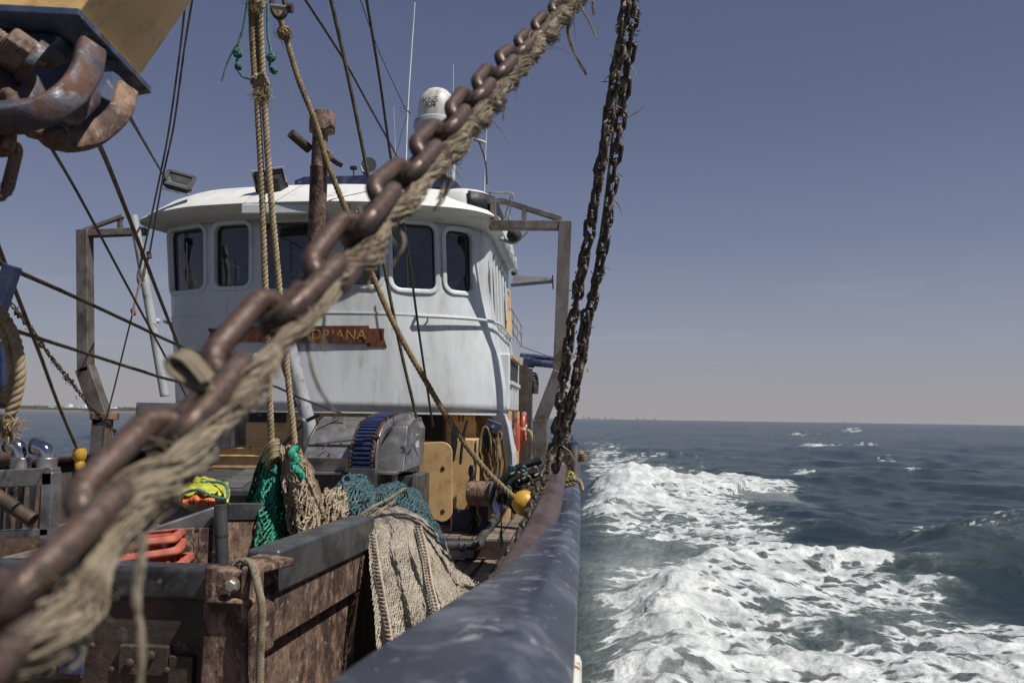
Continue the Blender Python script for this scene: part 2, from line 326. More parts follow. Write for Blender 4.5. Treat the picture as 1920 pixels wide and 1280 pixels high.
# stern/bow wake: ridges that roll away from the hull
def ridge(pts, hgt, wid_near, wid_far):
    P = np.array([AZ(p[0], p[1], 0)[:2] for p in pts]); best = np.full(X.shape, 1e9); side = np.zeros_like(X); par = np.zeros_like(X)
    n = len(P)-1
    for i in range(n):
        a, b_ = P[i], P[i+1]; d = b_-a; l2 = d.dot(d)
        t = np.clip(((X-a[0])*d[0]+(Yw-a[1])*d[1])/l2, 0, 1); dx = X-a[0]-t*d[0]; dy = Yw-a[1]-t*d[1]; q = np.hypot(dx, dy)
        m = q < best; best = np.where(m, q, best); side = np.where(m, np.sign(d[0]*dy-d[1]*dx), side); par = np.where(m, (i+t)/n, par)
    wd = np.where(side > 0, wid_far, wid_near); hh = np.interp(par, np.linspace(0, 1, len(hgt)), hgt)
    return hh*np.exp(-(best/wd)**2), best, side, par
wob = fbm(X*.9, Yw*.9, 3, 40)
r1, b1, s1, p1 = ridge([(1040, 950), (1120, 938), (1250, 915), (1360, 902), (1450, 905), (1500, 925)], [1.15, 1.0, .8, .55, .30, .05], 2.2, 1.5)
r2, b2, s2, p2 = ridge([(1120, 1330), (1240, 1150), (1330, 1085), (1450, 1050), (1570, 1045), (1640, 1060)], [.28, .3, .34, .42, .40, .02], 1.0, .55)
r3, b3, s3, p3 = ridge([(1700, 1090), (1790, 1062), (1860, 1040), (1990, 1010), (2200, 960)], [.05, .35, .6, .85, .8], 1.6, 2.0)
r4, b4, s4, p4 = ridge([(1560, 905), (1640, 890), (1720, 885), (1800, 905)], [.05, .42, .4, .05], 2.4, 3.0)
r5, b5, s5, p5 = ridge([(1500, 850), (1560, 843), (1650, 845), (1760, 850)], [.1, .5, .45, .05], 3.4, 4.0)
Z += (r1*(1+.3*wob)+r2*(1+.5*wob)+r3*(1+.15*wob)+r4+r5)*port
turb = fbm(X*1.1, Yw*1.1, 5, 60, .55); billow = np.abs(fbm(X*1.6, Yw*1.6, 4, 71, .55))
px, py = proj(np.stack([X, Yw, np.zeros_like(X)], -1))
yb = np.interp(px, [1000, 1085, 1200, 1300, 1370, 1418, 1485, 1510, 1560, 1650, 1750, 1830, 1920, 2100], [812, 812, 830, 862, 902, 937, 977, 1004, 1012, 1030, 1050, 1105, 1150, 1200])
ins = sstep(-26, 70, py-yb+turb*34)*port
Z += ins*(turb*.055+(.3-billow)*.07)*sstep(90, 12, RR)
# foam density
big = fbm(X*.30+3, Yw*.22, 3, 90)
D = ins*(.44+.22*big)
D += .62*np.exp(-(b1/np.where(s1 > 0, .8, 2.3))**2)*sstep(1.0, .82, p1)*port
D += .26*np.exp(-(b2/.6)**2)*port*(1+wob)
D += .14*ins*sstep(1300, 1500, px)*sstep(1180, 1240, py)
D -= .16*np.exp(-(((px-1790)/120)**2+((py-1110)/50)**2))+.22*np.exp(-(((px-1240)/150)**2+((py-1002)/16)**2))
D += .16*ins*sstep(1300, 1130, px)*sstep(1050, 1120, py)
D -= .25*np.exp(-(((px-1150)/90)**2+((py-1030)/30)**2))+.22*np.exp(-(((px-1600)/60)**2+((py-1190)/26)**2))+.22*np.exp(-(((px-1330)/60)**2+((py-1110)/20)**2))
for cx, cy, a, w_, h_ in ((1600, 806, .5, 22, 5), (1622, 830, .55, 22, 4), (1657, 858, .6, 18, 5), (1708, 885, .6, 20, 5), (1530, 832, .5, 40, 5), (1505, 886, .5, 34, 6), (1870, 990, .4, 50, 14), (1720, 995, .35, 40, 9), (1860, 1010, .3, 90, 12), (1500, 812, .3, 60, 5)):
    D += a*np.exp(-(((px-cx)/w_)**2+((py-cy)/h_)**2))*port*(.75+1.3*fbm(px*.07, py*.35, 4, 33))
aer = np.clip((sstep(1400, 1090, px+turb*60)*sstep(960, 1060, py)*1.0+.20*ins+.5*np.exp(-(b1/2.6)**2)*(s1 < 0)+.12*np.exp(-(b3/2.2)**2)*sstep(0, .8, r3))*port, 0, 1)
V = np.stack([X, Yw, Z], -1)
sm = MB(); me = bpy.data.meshes.new('sea')
idx = np.arange(nr*na).reshape(nr, na); Q = np.stack([idx[:-1, :-1], idx[:-1, 1:], idx[1:, 1:], idx[1:, :-1]], -1).reshape(-1, 4)
# a coarse apron carries the same sheet round behind the camera
me.vertices.add(nr*na); me.vertices.foreach_set('co', V.reshape(-1).astype(np.float32))
me.loops.add(Q.size); me.loops.foreach_set('vertex_index', Q.ravel().astype(np.int32))
me.polygons.add(len(Q)); me.polygons.foreach_set('loop_start', np.arange(0, Q.size, 4, dtype=np.int32))
try: me.polygons.foreach_set('loop_total', np.full(len(Q), 4, dtype=np.int32))
except Exception: pass
me.update(calc_edges=True); me.polygons.foreach_set('use_smooth', np.ones(len(Q), dtype=bool))
for nm, arr in (('foam', D), ('aerated', aer)):
    at_ = me.attributes.new(nm, 'FLOAT', 'POINT'); at_.data.foreach_set('value', np.clip(arr, -1, 2).ravel().astype(np.float32))
def water_mat():
    m = bpy.data.materials.new('sea_water'); m.use_nodes = True; nt = m.node_tree; bs = nt.nodes['Principled BSDF']; n = nt.nodes; l = nt.links
    g = n.new('ShaderNodeNewGeometry'); pos = g.outputs['Position']
    a = n.new('ShaderNodeAttribute'); a.attribute_name = 'foam'; b_ = n.new('ShaderNodeAttribute'); b_.attribute_name = 'aerated'
    def math_(op, x, y):
        q = n.new('ShaderNodeMath'); q.operation = op
        for i, z in enumerate((x, y)):
            if isinstance(z, (int, float)): q.inputs[i].default_value = z
            else: l.new(z, q.inputs[i])
        return q.outputs[0]
    # warp the position so that the foam forms streaks and cells
    wn = n.new('ShaderNodeTexNoise'); wn.inputs['Scale'].default_value = .9; wn.inputs['Detail'].default_value = 4; l.new(pos, wn.inputs[0])
    vm = n.new('ShaderNodeVectorMath'); vm.operation = 'MULTIPLY_ADD'; l.new(wn.outputs['Color'], vm.inputs[0]); vm.inputs[1].default_value = (1.1, 1.1, 0); l.new(pos, vm.inputs[2])
    mp = n.new('ShaderNodeMapping'); l.new(vm.outputs[0], mp.inputs[0]); mp.inputs['Scale'].default_value = (.75, .95, 1); mp.inputs['Rotation'].default_value = (0, 0, .25)
    p = mp.outputs[0]
    n1 = noise(nt, p, .9, 7, .62); n2 = noise(nt, p, 3.4, 10, .72)
    vo = n.new('ShaderNodeTexVoronoi'); vo.feature = 'SMOOTH_F1'; vo.inputs['Scale'].default_value = 2.6; l.new(p, vo.inputs['Vector'])
    vo2 = n.new('ShaderNodeTexVoronoi'); vo2.feature = 'F1'; vo2.inputs['Scale'].default_value = 6.5; l.new(p, vo2.inputs['Vector'])
    cell = math_('ADD', math_('MULTIPLY', vo.outputs['Distance'], .62), math_('MULTIPLY', vo2.outputs['Distance'], .40))
    s = math_('ADD', math_('ADD', math_('MULTIPLY', n1, .50), math_('MULTIPLY', n2, .60)), cell)     # about .3 .. 1.1
    s = math_('MULTIPLY', math_('SUBTRACT', s, .93), 2.0)
    gt = n.new('ShaderNodeMapRange'); l.new(a.outputs['Fac'], gt.inputs[0]); gt.inputs[1].default_value = .02; gt.inputs[2].default_value = .36
    v = math_('ADD', math_('MULTIPLY', s, gt.outputs[0]), a.outputs['Fac'])
    foam = ramp(nt, v, .42, .60)
    soft = ramp(nt, v, .12, .60)
    deep = mixc(nt, ramp(nt, noise(nt, pos, .12, 3), .3, .7), (.014, .026, .033), (.022, .037, .041))
    green = mixc(nt, ramp(nt, n2, .35, .65), (.19, .22, .21), (.42, .45, .435))
    wat = mixc(nt, b_.outputs['Fac'], deep, green)
    wat = mixc(nt, math_('MULTIPLY', soft, .55), wat, (.16, .19, .185))
    fo = mixc(nt, ramp(nt, noise(nt, p, 2.2, 8, .7), .38, .62), (.30, .33, .33), (.64, .66, .66))
    l.new(mixc(nt, foam, wat, fo), bs.inputs['Base Color'])
    l.new(mixc(nt, soft, (.20,)*3, (.7,)*3), bs.inputs['Roughness']); bs.inputs['IOR'].default_value = 1.33; bs.inputs['Specular IOR Level'].default_value = .38
    b1_ = n.new('ShaderNodeBump'); b1_.inputs['Strength'].default_value = .55; b1_.inputs['Distance'].default_value = .20
    hx = math_('ADD', math_('MULTIPLY', noise(nt, pos, 1.7, 7, .6), 1), math_('MULTIPLY', foam, .25)); l.new(hx, b1_.inputs['Height'])
    b2_ = n.new('ShaderNodeBump'); b2_.inputs['Strength'].default_value = .5; b2_.inputs['Distance'].default_value = .07
    l.new(noise(nt, pos, 9, 6, .6), b2_.inputs['Height']); l.new(b1_.outputs[0], b2_.inputs['Normal']); l.new(b2_.outputs[0], bs.inputs['Normal'])
    return m
m_sea = water_mat(); me.materials.append(m_sea)
sea = bpy.data.objects.new('sea', me); col.objects.link(sea); tag(sea, 'dark green blue sea with white wake foam beside the hull', kind='structure')
# open water astern of the picture (behind the camera), same water
g = MB(); th = np.radians(np.linspace(46, 298, 60)); rr = [1.5, 30, 200, 30000]
g.grid([[(r*math.sin(t), r*math.cos(t), -.05) for t in th] for r in rr]); w2 = g.build('sea_astern', m_sea); tag(w2, 'open water behind the viewpoint', kind='structure')

# far shore on the left, town on the right
def strip(name, mt, pts, Y, z0, dpt, label, cat=None, kind=None):
    b_ = MB(); V = []; 
    poly = [A(x, y, Y) for x, y in pts]
    base = [np.array([poly[-1][0], Y, z0]), np.array([poly[0][0], Y, z0])]
    b_.prism(poly+base, (0, dpt, 0)); o = b_.build(name, mt, smooth=False); tag(o, label, cat, kind=kind); return o
m_beach = mat('pale_beach_sand', (.42, .37, .30), [], .9, var=.05)
m_dune = mat('hazy_dune_grass', (.17, .165, .14), [((.12, .13, .12), .02, .5, .1, None)], .9)
m_far = mat('hazy_far_building', (.42, .40, .42), [], .9)
m_fart = mat('hazy_far_trees', (.11, .125, .12), [((.07, .085, .085), .03, .5, .1, None)], .9)
rs = random.Random(3)
strip('beach', m_beach, [(x, 767.4+x*.0148-1.2) for x in range(-260, 520, 40)], 1500, -1, 40, 'pale sand beach along the far shore', kind='structure')
strip('dunes', m_dune, [(x, 767.4+x*.0148-4.2-rs.random()*1.0) for x in range(-260, 520, 9)], 1550, -1, 80, 'low dunes behind the far beach', kind='structure')
tl = MB()
for k in range(420):
    x = -260+k*1.85; hgt = 2.2+3.2*max(0, math.sin(x*.021+1)+.4*math.sin(x*.11))+rs.random()*2
    c = A(x, 767.4+x*.0148-4.5, 1650+rs.random()*60); r = (1.2+rs.random()*2+hgt*.3)
    tl.sphere(c+np.array([0, 0, hgt*.35]), r, 6, 4, (1.2, 1, .8))
tag(tl.build('far_trees', m_fart), 'low dark line of trees behind the dunes across the water', 'wood', kind='stuff')
for i, (x, w_, h_) in enumerate(((120, 22, 13), (131, 10, 17), (142, 30, 11), (160, 12, 16), (96, 14, 9), (212, 26, 9))):
    b_ = MB(); c = A(x, 767, 1640); z0 = 4; w_ *= .6; h_ *= .6
    b_.box((c[0], c[1], z0+h_/2), (w_, 14, h_)); b_.box((c[0]+w_*.1, c[1], z0+h_+1.2), (w_*.5, 10, 2.4))
    tag(b_.build('far_building', m_label if i % 2 else m_far, smooth=False), ('pale low block on the far shore, number %d from the left in the hazy row' % (i+1)) if 0 else ['widest pale block in the middle of the shore row', 'slim tall block beside the widest pale one on the shore', 'long white block right of the slim one on the shore', 'tall white block at the right of the shore group', 'small pale block at the left end of the shore group', 'separate low white block on the shore near the gantry post'][i], 'building', 'buildings on the far shore')
for i, (x, w_, h_, lb) in enumerate(((1096, 40, 34, 'nearest-to-boat hazy block of the far town'), (1104, 24, 60, 'slim hazy tower of the far town beside the chains'), (1118, 70, 26, 'long low hazy block of the far town'), (1135, 22, 52, 'second slim hazy tower of the far town'), (1150, 60, 22, 'low wide hazy block in the middle of the far town'), (1196, 30, 30, 'pale hazy shed right of the far town'), (1210, 50, 22, 'pale low hall right of the far town'), (1228, 18, 34, 'last short hazy tower at the right end of the far town'), (1592, 120, 14, 'tiny ship shape alone on the right horizon'))):
    b_ = MB(); c = A(x, 785, 7500); h_ *= .36
    b_.box((c[0], c[1], h_/2-2), (w_, 40, h_+4)); b_.box((c[0]-w_*.2, c[1], h_+3), (w_*.35, 30, 8))
    tag(b_.build('far_building' if i < 8 else 'ship', m_far, smooth=False), lb, 'building' if i < 8 else 'ship', 'hazy far town' if i < 8 else None)

# ================================================================== BULWARK and DECK
DK = 1.0; DK2 = 1.23       # fore deck and raised side deck
ip = [(600, 1280, .70), (689, 1220, .85), (778, 1164, 1.08), (846, 1122, 1.35), (900, 1090, 1.65), (941, 1066, 2.0), (980, 1033, 2.6), (1009, 1007, 3.3), (1033, 972, 4.4), (1048, 942, 5.6), (1059, 916, 7.0), (1068, 893, 9.0), (1073, 873, 11.5), (1076, 858, 14.5), (1078, 850, 17.5)]
I3 = [A(*p) for p in ip]; I3 = [I3[0]+(I3[0]-I3[1])*3, I3[0]+(I3[0]-I3[1])*1.2]+I3
inner = catmull(I3, 160)
outer = []
for p in inner:
    q = p.copy(); pxx = np.interp(p[1], [.5, .8, 1.2, 1.8, 3, 5, 8, 17], [1064, 1072, 1080, 1085, 1088, 1089, 1088, 1087]); q[0] = A(pxx, 900, max(p[1], .3))[0]
    outer.append(q)
outer = np.array(outer)
bw = thing('bulwark', 'navy blue steel bulwark with worn cap rail running aft beside the foaming water', 'bulwark', (-.1, 8, 0))
def section(i):
    a, b_ = inner[i], outer[i]; w_ = b_[0]-a[0]; z = a[2]; r = .009; c = min(.055, w_*.30)
    pts = [(a[0]+.012, z-.08), (a[0], z-.05), (a[0], z-r), (a[0]+r*.3, z-r*.3), (a[0]+r, z)]
    pts += [(a[0]+w_*.5, z+.002), (b_[0]-c-.006, z), (b_[0]-c+.006, z-.004), (b_[0]-.008, z-c*.62), (b_[0], z-c*.62-.012), (b_[0]-.002, z-.11), (b_[0]-.012, z-.12)]
    return [(x, a[1], zz) for x, zz in pts]
cap = MB().grid([section(i) for i in range(len(inner))]); cap.build('cap_rail', m_rail, bw, ang=24)
pl = MB(); pl.grid([[(inner[i][0]+.012, inner[i][1], inner[i][2]-.07), (inner[i][0]+.10, inner[i][1], DK-.2)] for i in range(len(inner))])
pl.build('inner_plating', m_drust, bw, solid=.006)
pl = MB(); pl.grid([[(outer[i][0]-.012, outer[i][1], outer[i][2]-.12), (outer[i][0]-.03, outer[i][1], DK-.1), (outer[i][0]-.12, outer[i][1], -.8)] for i in range(len(inner))])
pl.build('hull_plating', m_navy, bw, solid=.006)
st = MB(); st.tube(catmull([outer[i]+np.array([-.012, 0, -.32]) for i in range(0, len(outer), 2) if outer[i][1] < 2.7], 80), .022, 8); st.build('rubbing_strip', mat('rust_streaked_white_strip', (.55, .55, .50), [(ORUST, 14, .62, .04, .8)], .6), bw)
for k in range(9):
    i = 62+k*11
    if i < len(inner):
        s_ = MB(); p = inner[i]; s_.prism([(p[0]+.05, p[1], p[2]-.08), (p[0]-.16, p[1], DK), (p[0]+.08, p[1], DK)], (0, .012, 0)); s_.build('stanchion_bracket', m_drust, bw, smooth=False)
b_ = MB(); b_.box((-3.16, 9.765, 1.1), (6.25, .02, .215)); tag(b_.build('step_shade', m_drust, smooth=False), 'dark sheet painting in the shadow on the riser of the step between the fore deck and side deck', kind='structure')  # dark sheet over the deck face; the step's shadow is put into its colour
# port... far side bulwark
bl = thing('far_bulwark', 'low dark bulwark on the far side of the deck below the left gantry leg', 'bulwark', (-6.45, 8, 0))
P = catmull([(-6.2, 2, 2.02), (-6.35, 6, 2.03), (-6.42, 9.5, 2.03), (-6.45, 17, 2.05)], 60)
MB().grid([[(p[0]-.06, p[1], p[2]-.05), (p[0]-.06, p[1], p[2]), (p[0]+.08, p[1], p[2]), (p[0]+.08, p[1], p[2]-.06)] for p in P]).build('cap_rail', m_drust, bl, solid=.005)
MB().grid([[(p[0], p[1], p[2]-.05), (p[0], p[1], -.8)] for p in P]).build('plating', m_drust, bl, solid=.01)
MB().tube(catmull([(-6.3, 6.2, 2.08), (-6.35, 8.0, 2.09), (-6.38, 9.2, 2.08)], 20), .075, 12).build('fender_tube', m_brown, bl)
def deckmat():
    def ex(nt, bs, v, c):
        tcx = nt.nodes.new('ShaderNodeTexCoord'); br = nt.nodes.new('ShaderNodeTexBrick'); mp = nt.nodes.new('ShaderNodeMapping'); mp.inputs['Rotation'].default_value = (0, 0, math.pi/2)
        nt.links.new(tcx.outputs['Object'], mp.inputs[0]); nt.links.new(mp.outputs[0], br.inputs[0]); br.inputs['Scale'].default_value = 1
        br.inputs['Brick Width'].default_value = .75; br.inputs['Row Height'].default_value = .15; br.inputs['Mortar Size'].default_value = .010; br.inputs['Mortar Smooth'].default_value = .2
        br.inputs['Color1'].default_value = (.7, .7, .7, 1); br.inputs['Color2'].default_value = (1.15, 1.12, 1.08, 1); br.inputs['Mortar'].default_value = (.12, .10, .09, 1)
        c2 = mixc(nt, 1.0, c, br.outputs[0], 'MULTIPLY'); nt.links.new(c2, bs.inputs['Base Color'])
    return mat('deck_planks', (.20, .165, .135), [((.11, .085, .065), 5, .54, .1, None), ((.28, .24, .20), 12, .6, .08, None)], .75, 0, .5, 24, .005, extra=ex)
m_deck = deckmat()
def slab(name, x0, x1, y0, y1, z0, z1, label):
    o = MB().box(((x0+x1)/2, (y0+y1)/2, (z0+z1)/2), (x1-x0, y1-y0, z1-z0)).build(name, m_deck, smooth=False); tag(o, label, kind='structure'); return o
slab('fore_deck', -6.3, -.02, -2, 9.78, DK-.1, DK, 'worn plank fore deck')
slab('side_deck', -6.3, -.03, 9.78, 17.6, DK-.1, DK2, 'raised plank deck alongside the wheelhouse')
b_ = MB(); b_.box((-3.2, 17.7, 1.3), (6.3, .1, 1.4)); tag(b_.build('stern_bulwark', m_drust, bevel=.01), 'dark transverse bulwark at the stern end of the side deck', 'bulwark')
# ================================================================== WHEELHOUSE
zc = CAM[2]
ZB = zc+.06; ZT = float(A(600, 404, 10.2)[2]); EV = float(A(600, 380, 9.85)[2])-zc
def lerp(a, b_, t): return a+(b_-a)*t
def plan(z):
    """front outline of the wheelhouse at height z: from aft left corner round the front to aft right"""
    t = (z-ZB)/(ZT-ZB); xr = lerp(-.97, -1.24, sstep(0, .75, np.array(t))); xl = lerp(-5.42, -5.66, t)
    y0 = 10.25+.10*t; cr_ = .62
    P = [(xl, 14.2), (xl, 12.4), (xl, 11.35), (xl+.06, 11.0), (xl+.30, y0+.46), (xl+.8, y0+.24), (-4.1, y0+.08), (-3.2, y0), (-2.5, y0+.05), (xr-.95, y0+.17), (xr-.52, y0+.32), (xr-.18, y0+.55), (xr-.035, y0+.85), (xr, y0+1.2), (xr, 12.4), (xr, 14.2)]
    return catmull(P, 400)
PL = {}
def F(s, z, off=0):
    """point of the wall: s 0..1 along the outline"""
    k = round(float(z), 2)
    if k not in PL: PL[k] = plan(k)
    P = PL[k]; i = s*(len(P)-1); i0 = min(int(i), len(P)-2); f = i-i0; p = P[i0]*(1-f)+P[i0+1]*f
    if off:
        d = P[min(i0+3, len(P)-1)]-P[max(i0-3, 0)]; n = np.array([d[1], -d[0]]); n /= np.linalg.norm(n); p = p+n*off
    return np.array([p[0], p[1], z])
def s_of(pxx, z):
    ss = np.linspace(.10, .995, 700); P = np.array([F(s, z) for s in ss]); q = proj(P)[0]
    # front part is single valued in px: use the visible run
    i = int(np.argmin(q)); q2 = q[i:]; j = np.argmax(q2 >= pxx); return float(ss[i+j])
def z_of(s, pyy):
    zs = np.linspace(ZB, ZT+.3, 200); P = np.array([F(s, z) for z in zs]); q = proj(P)[1]
    return float(np.interp(-pyy, -q, zs))
wins = []
def addwin(x0, x1, y0, y1, r=.10):
    zm = zc+1.95; s0, s1 = s_of(x0, zm), s_of(x1, zm); sm_ = (s0+s1)/2; wins.append((s0, s1, z_of(sm_, y1), z_of(sm_, y0), r))
for a in ((320, 382, 430, 544), (402, 468, 421, 537), (489, 603, 416, 541), (643, 711, 416, 534), (733, 814, 420, 542), (834, 884, 433, 546)): addwin(*a)
for ya, yb_ in ((11.75, 12.05), (12.2, 12.5), (12.72, 13.02), (13.2, 13.5)):
    ss = np.linspace(.735, 1, 400); PP = np.array([F(s, zc+1.9)[1] for s in ss]); s0 = float(np.interp(ya, PP, ss)); s1 = float(np.interp(yb_, PP, ss)); wins.append((s0, s1, zc+1.30, zc+2.24, .07))
for ya, yb_ in ((12.12, 11.42), (13.0, 12.4), (13.85, 13.25)):
    ss = np.linspace(0, .275, 400); PP = np.array([F(s, zc+1.9)[1] for s in ss]); s0 = float(np.interp(-ya, -PP, ss)); s1 = float(np.interp(-yb_, -PP, ss)); wins.append((s0, s1, zc+1.40, zc+2.36, .09))
TOT = plen(plan(zc+1.9))
def loop2(wn, grow=0, n=6):
    s0, s1, z0, z1, r = wn; a0, a1 = s0*TOT-grow, s1*TOT+grow; z0 -= grow; z1 += grow; r += grow; L_ = []
    for cx, cz, t0 in ((a1-r, z1-r, 0), (a0+r, z1-r, 90), (a0+r, z0+r, 180), (a1-r, z0+r, 270)):
        for k in range(n+1):
            t = math.radians(t0+90*k/n); L_.append(((cx+r*math.cos(t)), cz+r*math.sin(t)))
    return L_
# wall sheet with real openings
pts = []; edges = []
def addloop(Lp):
    k = len(pts); pts.extend([Vector(p) for p in Lp]); m = len(Lp); edges.extend([(k+i, k+(i+1) % m) for i in range(m)])
for s in np.linspace(0, 1, 110):
    for z in np.linspace(ZB, ZT, 22): pts.append(Vector((s*TOT, z)))
loops = [loop2(w_) for w_ in wins]
for lp in loops: addloop(lp)
def inl(p, w_, g=0):
    s0, s1, z0, z1, r = w_; return s0*TOT-g < p[0] < s1*TOT+g and z0-g < p[1] < z1+g
res = geometry.delaunay_2d_cdt(pts, edges, [], 0, 1e-5)
vv, ff = res[0], res[2]
from mathutils.geometry import intersect_point_tri_2d
def inpoly(p, poly):
    c = False; n = len(poly); j = n-1
    for i in range(n):
        if (poly[i][1] > p[1]) != (poly[j][1] > p[1]) and p[0] < (poly[j][0]-poly[i][0])*(p[1]-poly[i][1])/(poly[j][1]-poly[i][1])+poly[i][0]: c = not c
        j = i
    return c
fk = []
for f in ff:
    cx = sum(vv[i][0] for i in f)/3; cz = sum(vv[i][1] for i in f)/3
    if any(inl((cx, cz), w_) and inpoly((cx, cz), lp) for w_, lp in zip(wins, loops)): continue
    fk.append(tuple(f))
wh = thing('wheelhouse', 'white painted steel wheelhouse with rounded front windows and a brown name banner', 'wheelhouse', (-3.2, 12, ZB))
V = [F(min(1, max(0, v[0]/TOT)), v[1]) for v in vv]
wall = MB().add(V, fk); wall.build('wall', m_white, wh, ang=50, solid=.012)
for w_, lp in zip(wins, loops):
    fr = MB(); G = []
    lo = loop2(w_, .035); li = loop2(w_, -.004)
    for grow, off in ((.055, .003), (.05, .028), (.018, .032), (-.004, .018), (-.006, -.09), (-.03, -.09)):
        G.append([F(p[0]/TOT, round(p[1], 2) if 0 else p[1], off) for p in loop2(w_, grow)])
    fr.grid(G, closed_u=True); fo = fr.build('window', m_white, wh, ang=50)
    bm_ = MB(); bm_.tube([F(p[0]/TOT, p[1], -.055) for p in loop2(w_, -.012)], .016, 6, closed=True); bm_.build('rubber_seal', m_black, fo)
    gl = MB(); LP = loop2(w_, -.006); n = len(LP); c = ((w_[0]+w_[1])/2*TOT, (w_[2]+w_[3])/2)
    rings = []
    for q in (1, .66, .33, .02): rings.append([F((c[0]+(p[0]-c[0])*q)/TOT, c[1]+(p[1]-c[1])*q, -.06) for p in LP])
    gl.grid(rings, closed_u=True).build('pane', m_glass, fo)
# lip under the wall, belt line, back wall
b_ = MB(); b_.grid([[F(s, ZB, 0) for s in np.linspace(0, 1, 160)], [F(s, ZB, 0)+np.array([0, 0, -.035]) for s in np.linspace(0, 1, 160)], [F(s, ZB, -.25)+np.array([0, 0, -.035]) for s in np.linspace(0, 1, 160)], [np.array([-3.2, 12.5, ZB-.035]) for s in np.linspace(0, 1, 160)]]); b_.build('bottom_flange', m_white, wh)
b_ = MB(); zb = zc+1.265; b_.grid([[F(s, zb+dz, o_) for s in np.linspace(0, 1, 200)] for dz, o_ in ((.016, -.002), (.010, .014), (-.010, .014), (-.03, -.002))]); b_.build('belt_moulding', m_white, wh)
b_ = MB(); b_.box((-3.28, 14.2, zc+1.28), (4.1, .04, 2.44)); b_.build('back_wall', m_inter, wh)
b_ = MB(); b_.box((-3.35, 12.6, zc+.75), (3.4, 2.8, .04)); b_.build('floor', m_dark, wh)
b_ = MB(); b_.add([F(s, ZT-.06, -.02) for s in np.linspace(0, 1, 80)], [tuple(range(80))]); b_.build('ceiling', m_inter, wh, smooth=False)
for k, (x, y) in enumerate(((-2.0, 11.4), (-2.0, 12.1))):
    b_ = MB(); b_.lathe([(.09, 0), (.09, .03), (.06, .04)], (x, y, ZT-.11), 18); b_.build('ceiling_speaker', m_black, wh)
b_ = MB()
b_.grid([[(x, 10.75+.1*abs(x+3.2), zc+z) for x in np.linspace(-5.0, -1.7, 12)] if 0 else [(x, y, zc+z) for x in np.linspace(-4.6, -2.4, 12)] for y, z in ((11.0, .9), (11.0, 1.52), (11.15, 1.58), (11.5, 1.42), (11.55, .9))]); b_.build('console', m_dark, wh, ang=30)
for x, w_, h_ in ((-4.6, .3, .26), (-4.1, .3, .22), (-3.45, .36, .26), (-2.9, .3, .22), (-2.4, .3, .24), (-2.0, .2, .16)):
    b_ = MB(); b_.box((x, 11.22, zc+1.56+h_/2), (w_, .09, h_)); b_.build('monitor', m_black, wh, bevel=.01)
for x in (-4.55, -2.2):
    b_ = MB(); b_.box((x, 12.1, zc+1.35), (.5, .5, .1)); b_.box((x, 12.33, zc+1.75), (.46, .1, .75)); b_.box((x, 12.33, zc+2.2), (.24, .08, .16)); b_.box((x, 12.1, zc+1.05), (.1, .1, .55)); b_.build('helm_chair', m_black, wh, bevel=.03)
# far side windows seen through the front ones: bright daylight openings in the left wall are real holes; pale sheets added to stand for reflections and daylight
for x, y0 in ((-4.9, 11.75), (-4.3, 13.9)):
    b_ = MB(); b_.grid([[(x+.03*math.sin(u*30+v), y0+u*.5, zc+1.5+v*.62) for u in np.linspace(0, 1, 24)] for v in np.linspace(0, 1, 6)]); b_.build('gleam_sheet', mat('mottled_gleam', (.30, .36, .42), [((.62, .64, .66), 16, .5, .04, None)], .8), wh, solid=.004)
# visor roof
def eave(s, off, z): 
    p = F(s, ZT, off); return np.array([p[0], p[1], z])
ss = np.linspace(.0, 1, 240)
rf = MB(); G = []
def fo_(s):    # overhang: deep in front, shallow on the sides
    p = F(s, ZT); return .16+.30*float(sstep(11.4, 10.7, np.array(p[1])))
def zc_(s):    # side eaves drop a little
    p = F(s, ZT); return zc+EV-.05*float(sstep(1.5, 2.4, np.array(abs(p[0]+3.2))))
for fo2, dz in ((-.02, None), (.45, .0), (.97, .02), (1.0, .03), (.97, .05), (.4, .22), (-.1, .38), (-1.0, .50)):
    row = []
    for s in ss:
        o2 = fo_(s)*fo2 if fo2 > 0 else fo2*.6
        z = ZT-.01 if dz is None else zc_(s)+dz*(1 if fo2 > .9 else (.85+.15*float(sstep(12.5, 10.6, np.array(F(s, ZT)[1])))))
        if fo2 == .45: z = zc_(s)-.01
        row.append(eave(s, o2, z))
    G.append(row)
G.append([np.array([-3.2+(p[0]+3.2)*.55, max(p[1], 11.4), zc+EV+.56]) for p in G[-1]]); G.append([np.array([-3.2, 12.5, zc+EV+.60])]*len(ss))
rf.grid(G); rf.build('roof', m_roofw, wh, ang=32, solid=.006)
# raised side cowl at the right of the roof with dark window
cw = MB(); n = 14; G = []
for z, e_ in ((2.54, 0), (2.58, .02), (2.82, .0), (2.89, -.06), (2.91, -.16)):
    G.append([(-1.55+e_*math.cos(t)+(.42)*math.cos(t), 11.0-(.5+e_)*math.sin(t), zc+z) for t in np.linspace(math.pi*.75, 0, n)]+[(-1.13+e_, 12+k*.6, zc+z) for k in range(4)])
cw.grid(G); cw.build('roof_cowl', m_roofw, wh, ang=40, solid=.01)
cw = MB(); cw.grid([[(-1.55+.44*math.cos(t), 11.0-.52*math.sin(t), zc+z) for t in np.linspace(math.pi*.42, -.05, 12)]+[(-1.112, 11.2, zc+z), (-1.112, 11.9, zc+z)] for z in (2.60, 2.73, 2.85)]); cw.build('cowl_window', m_black, wh, solid=.006)
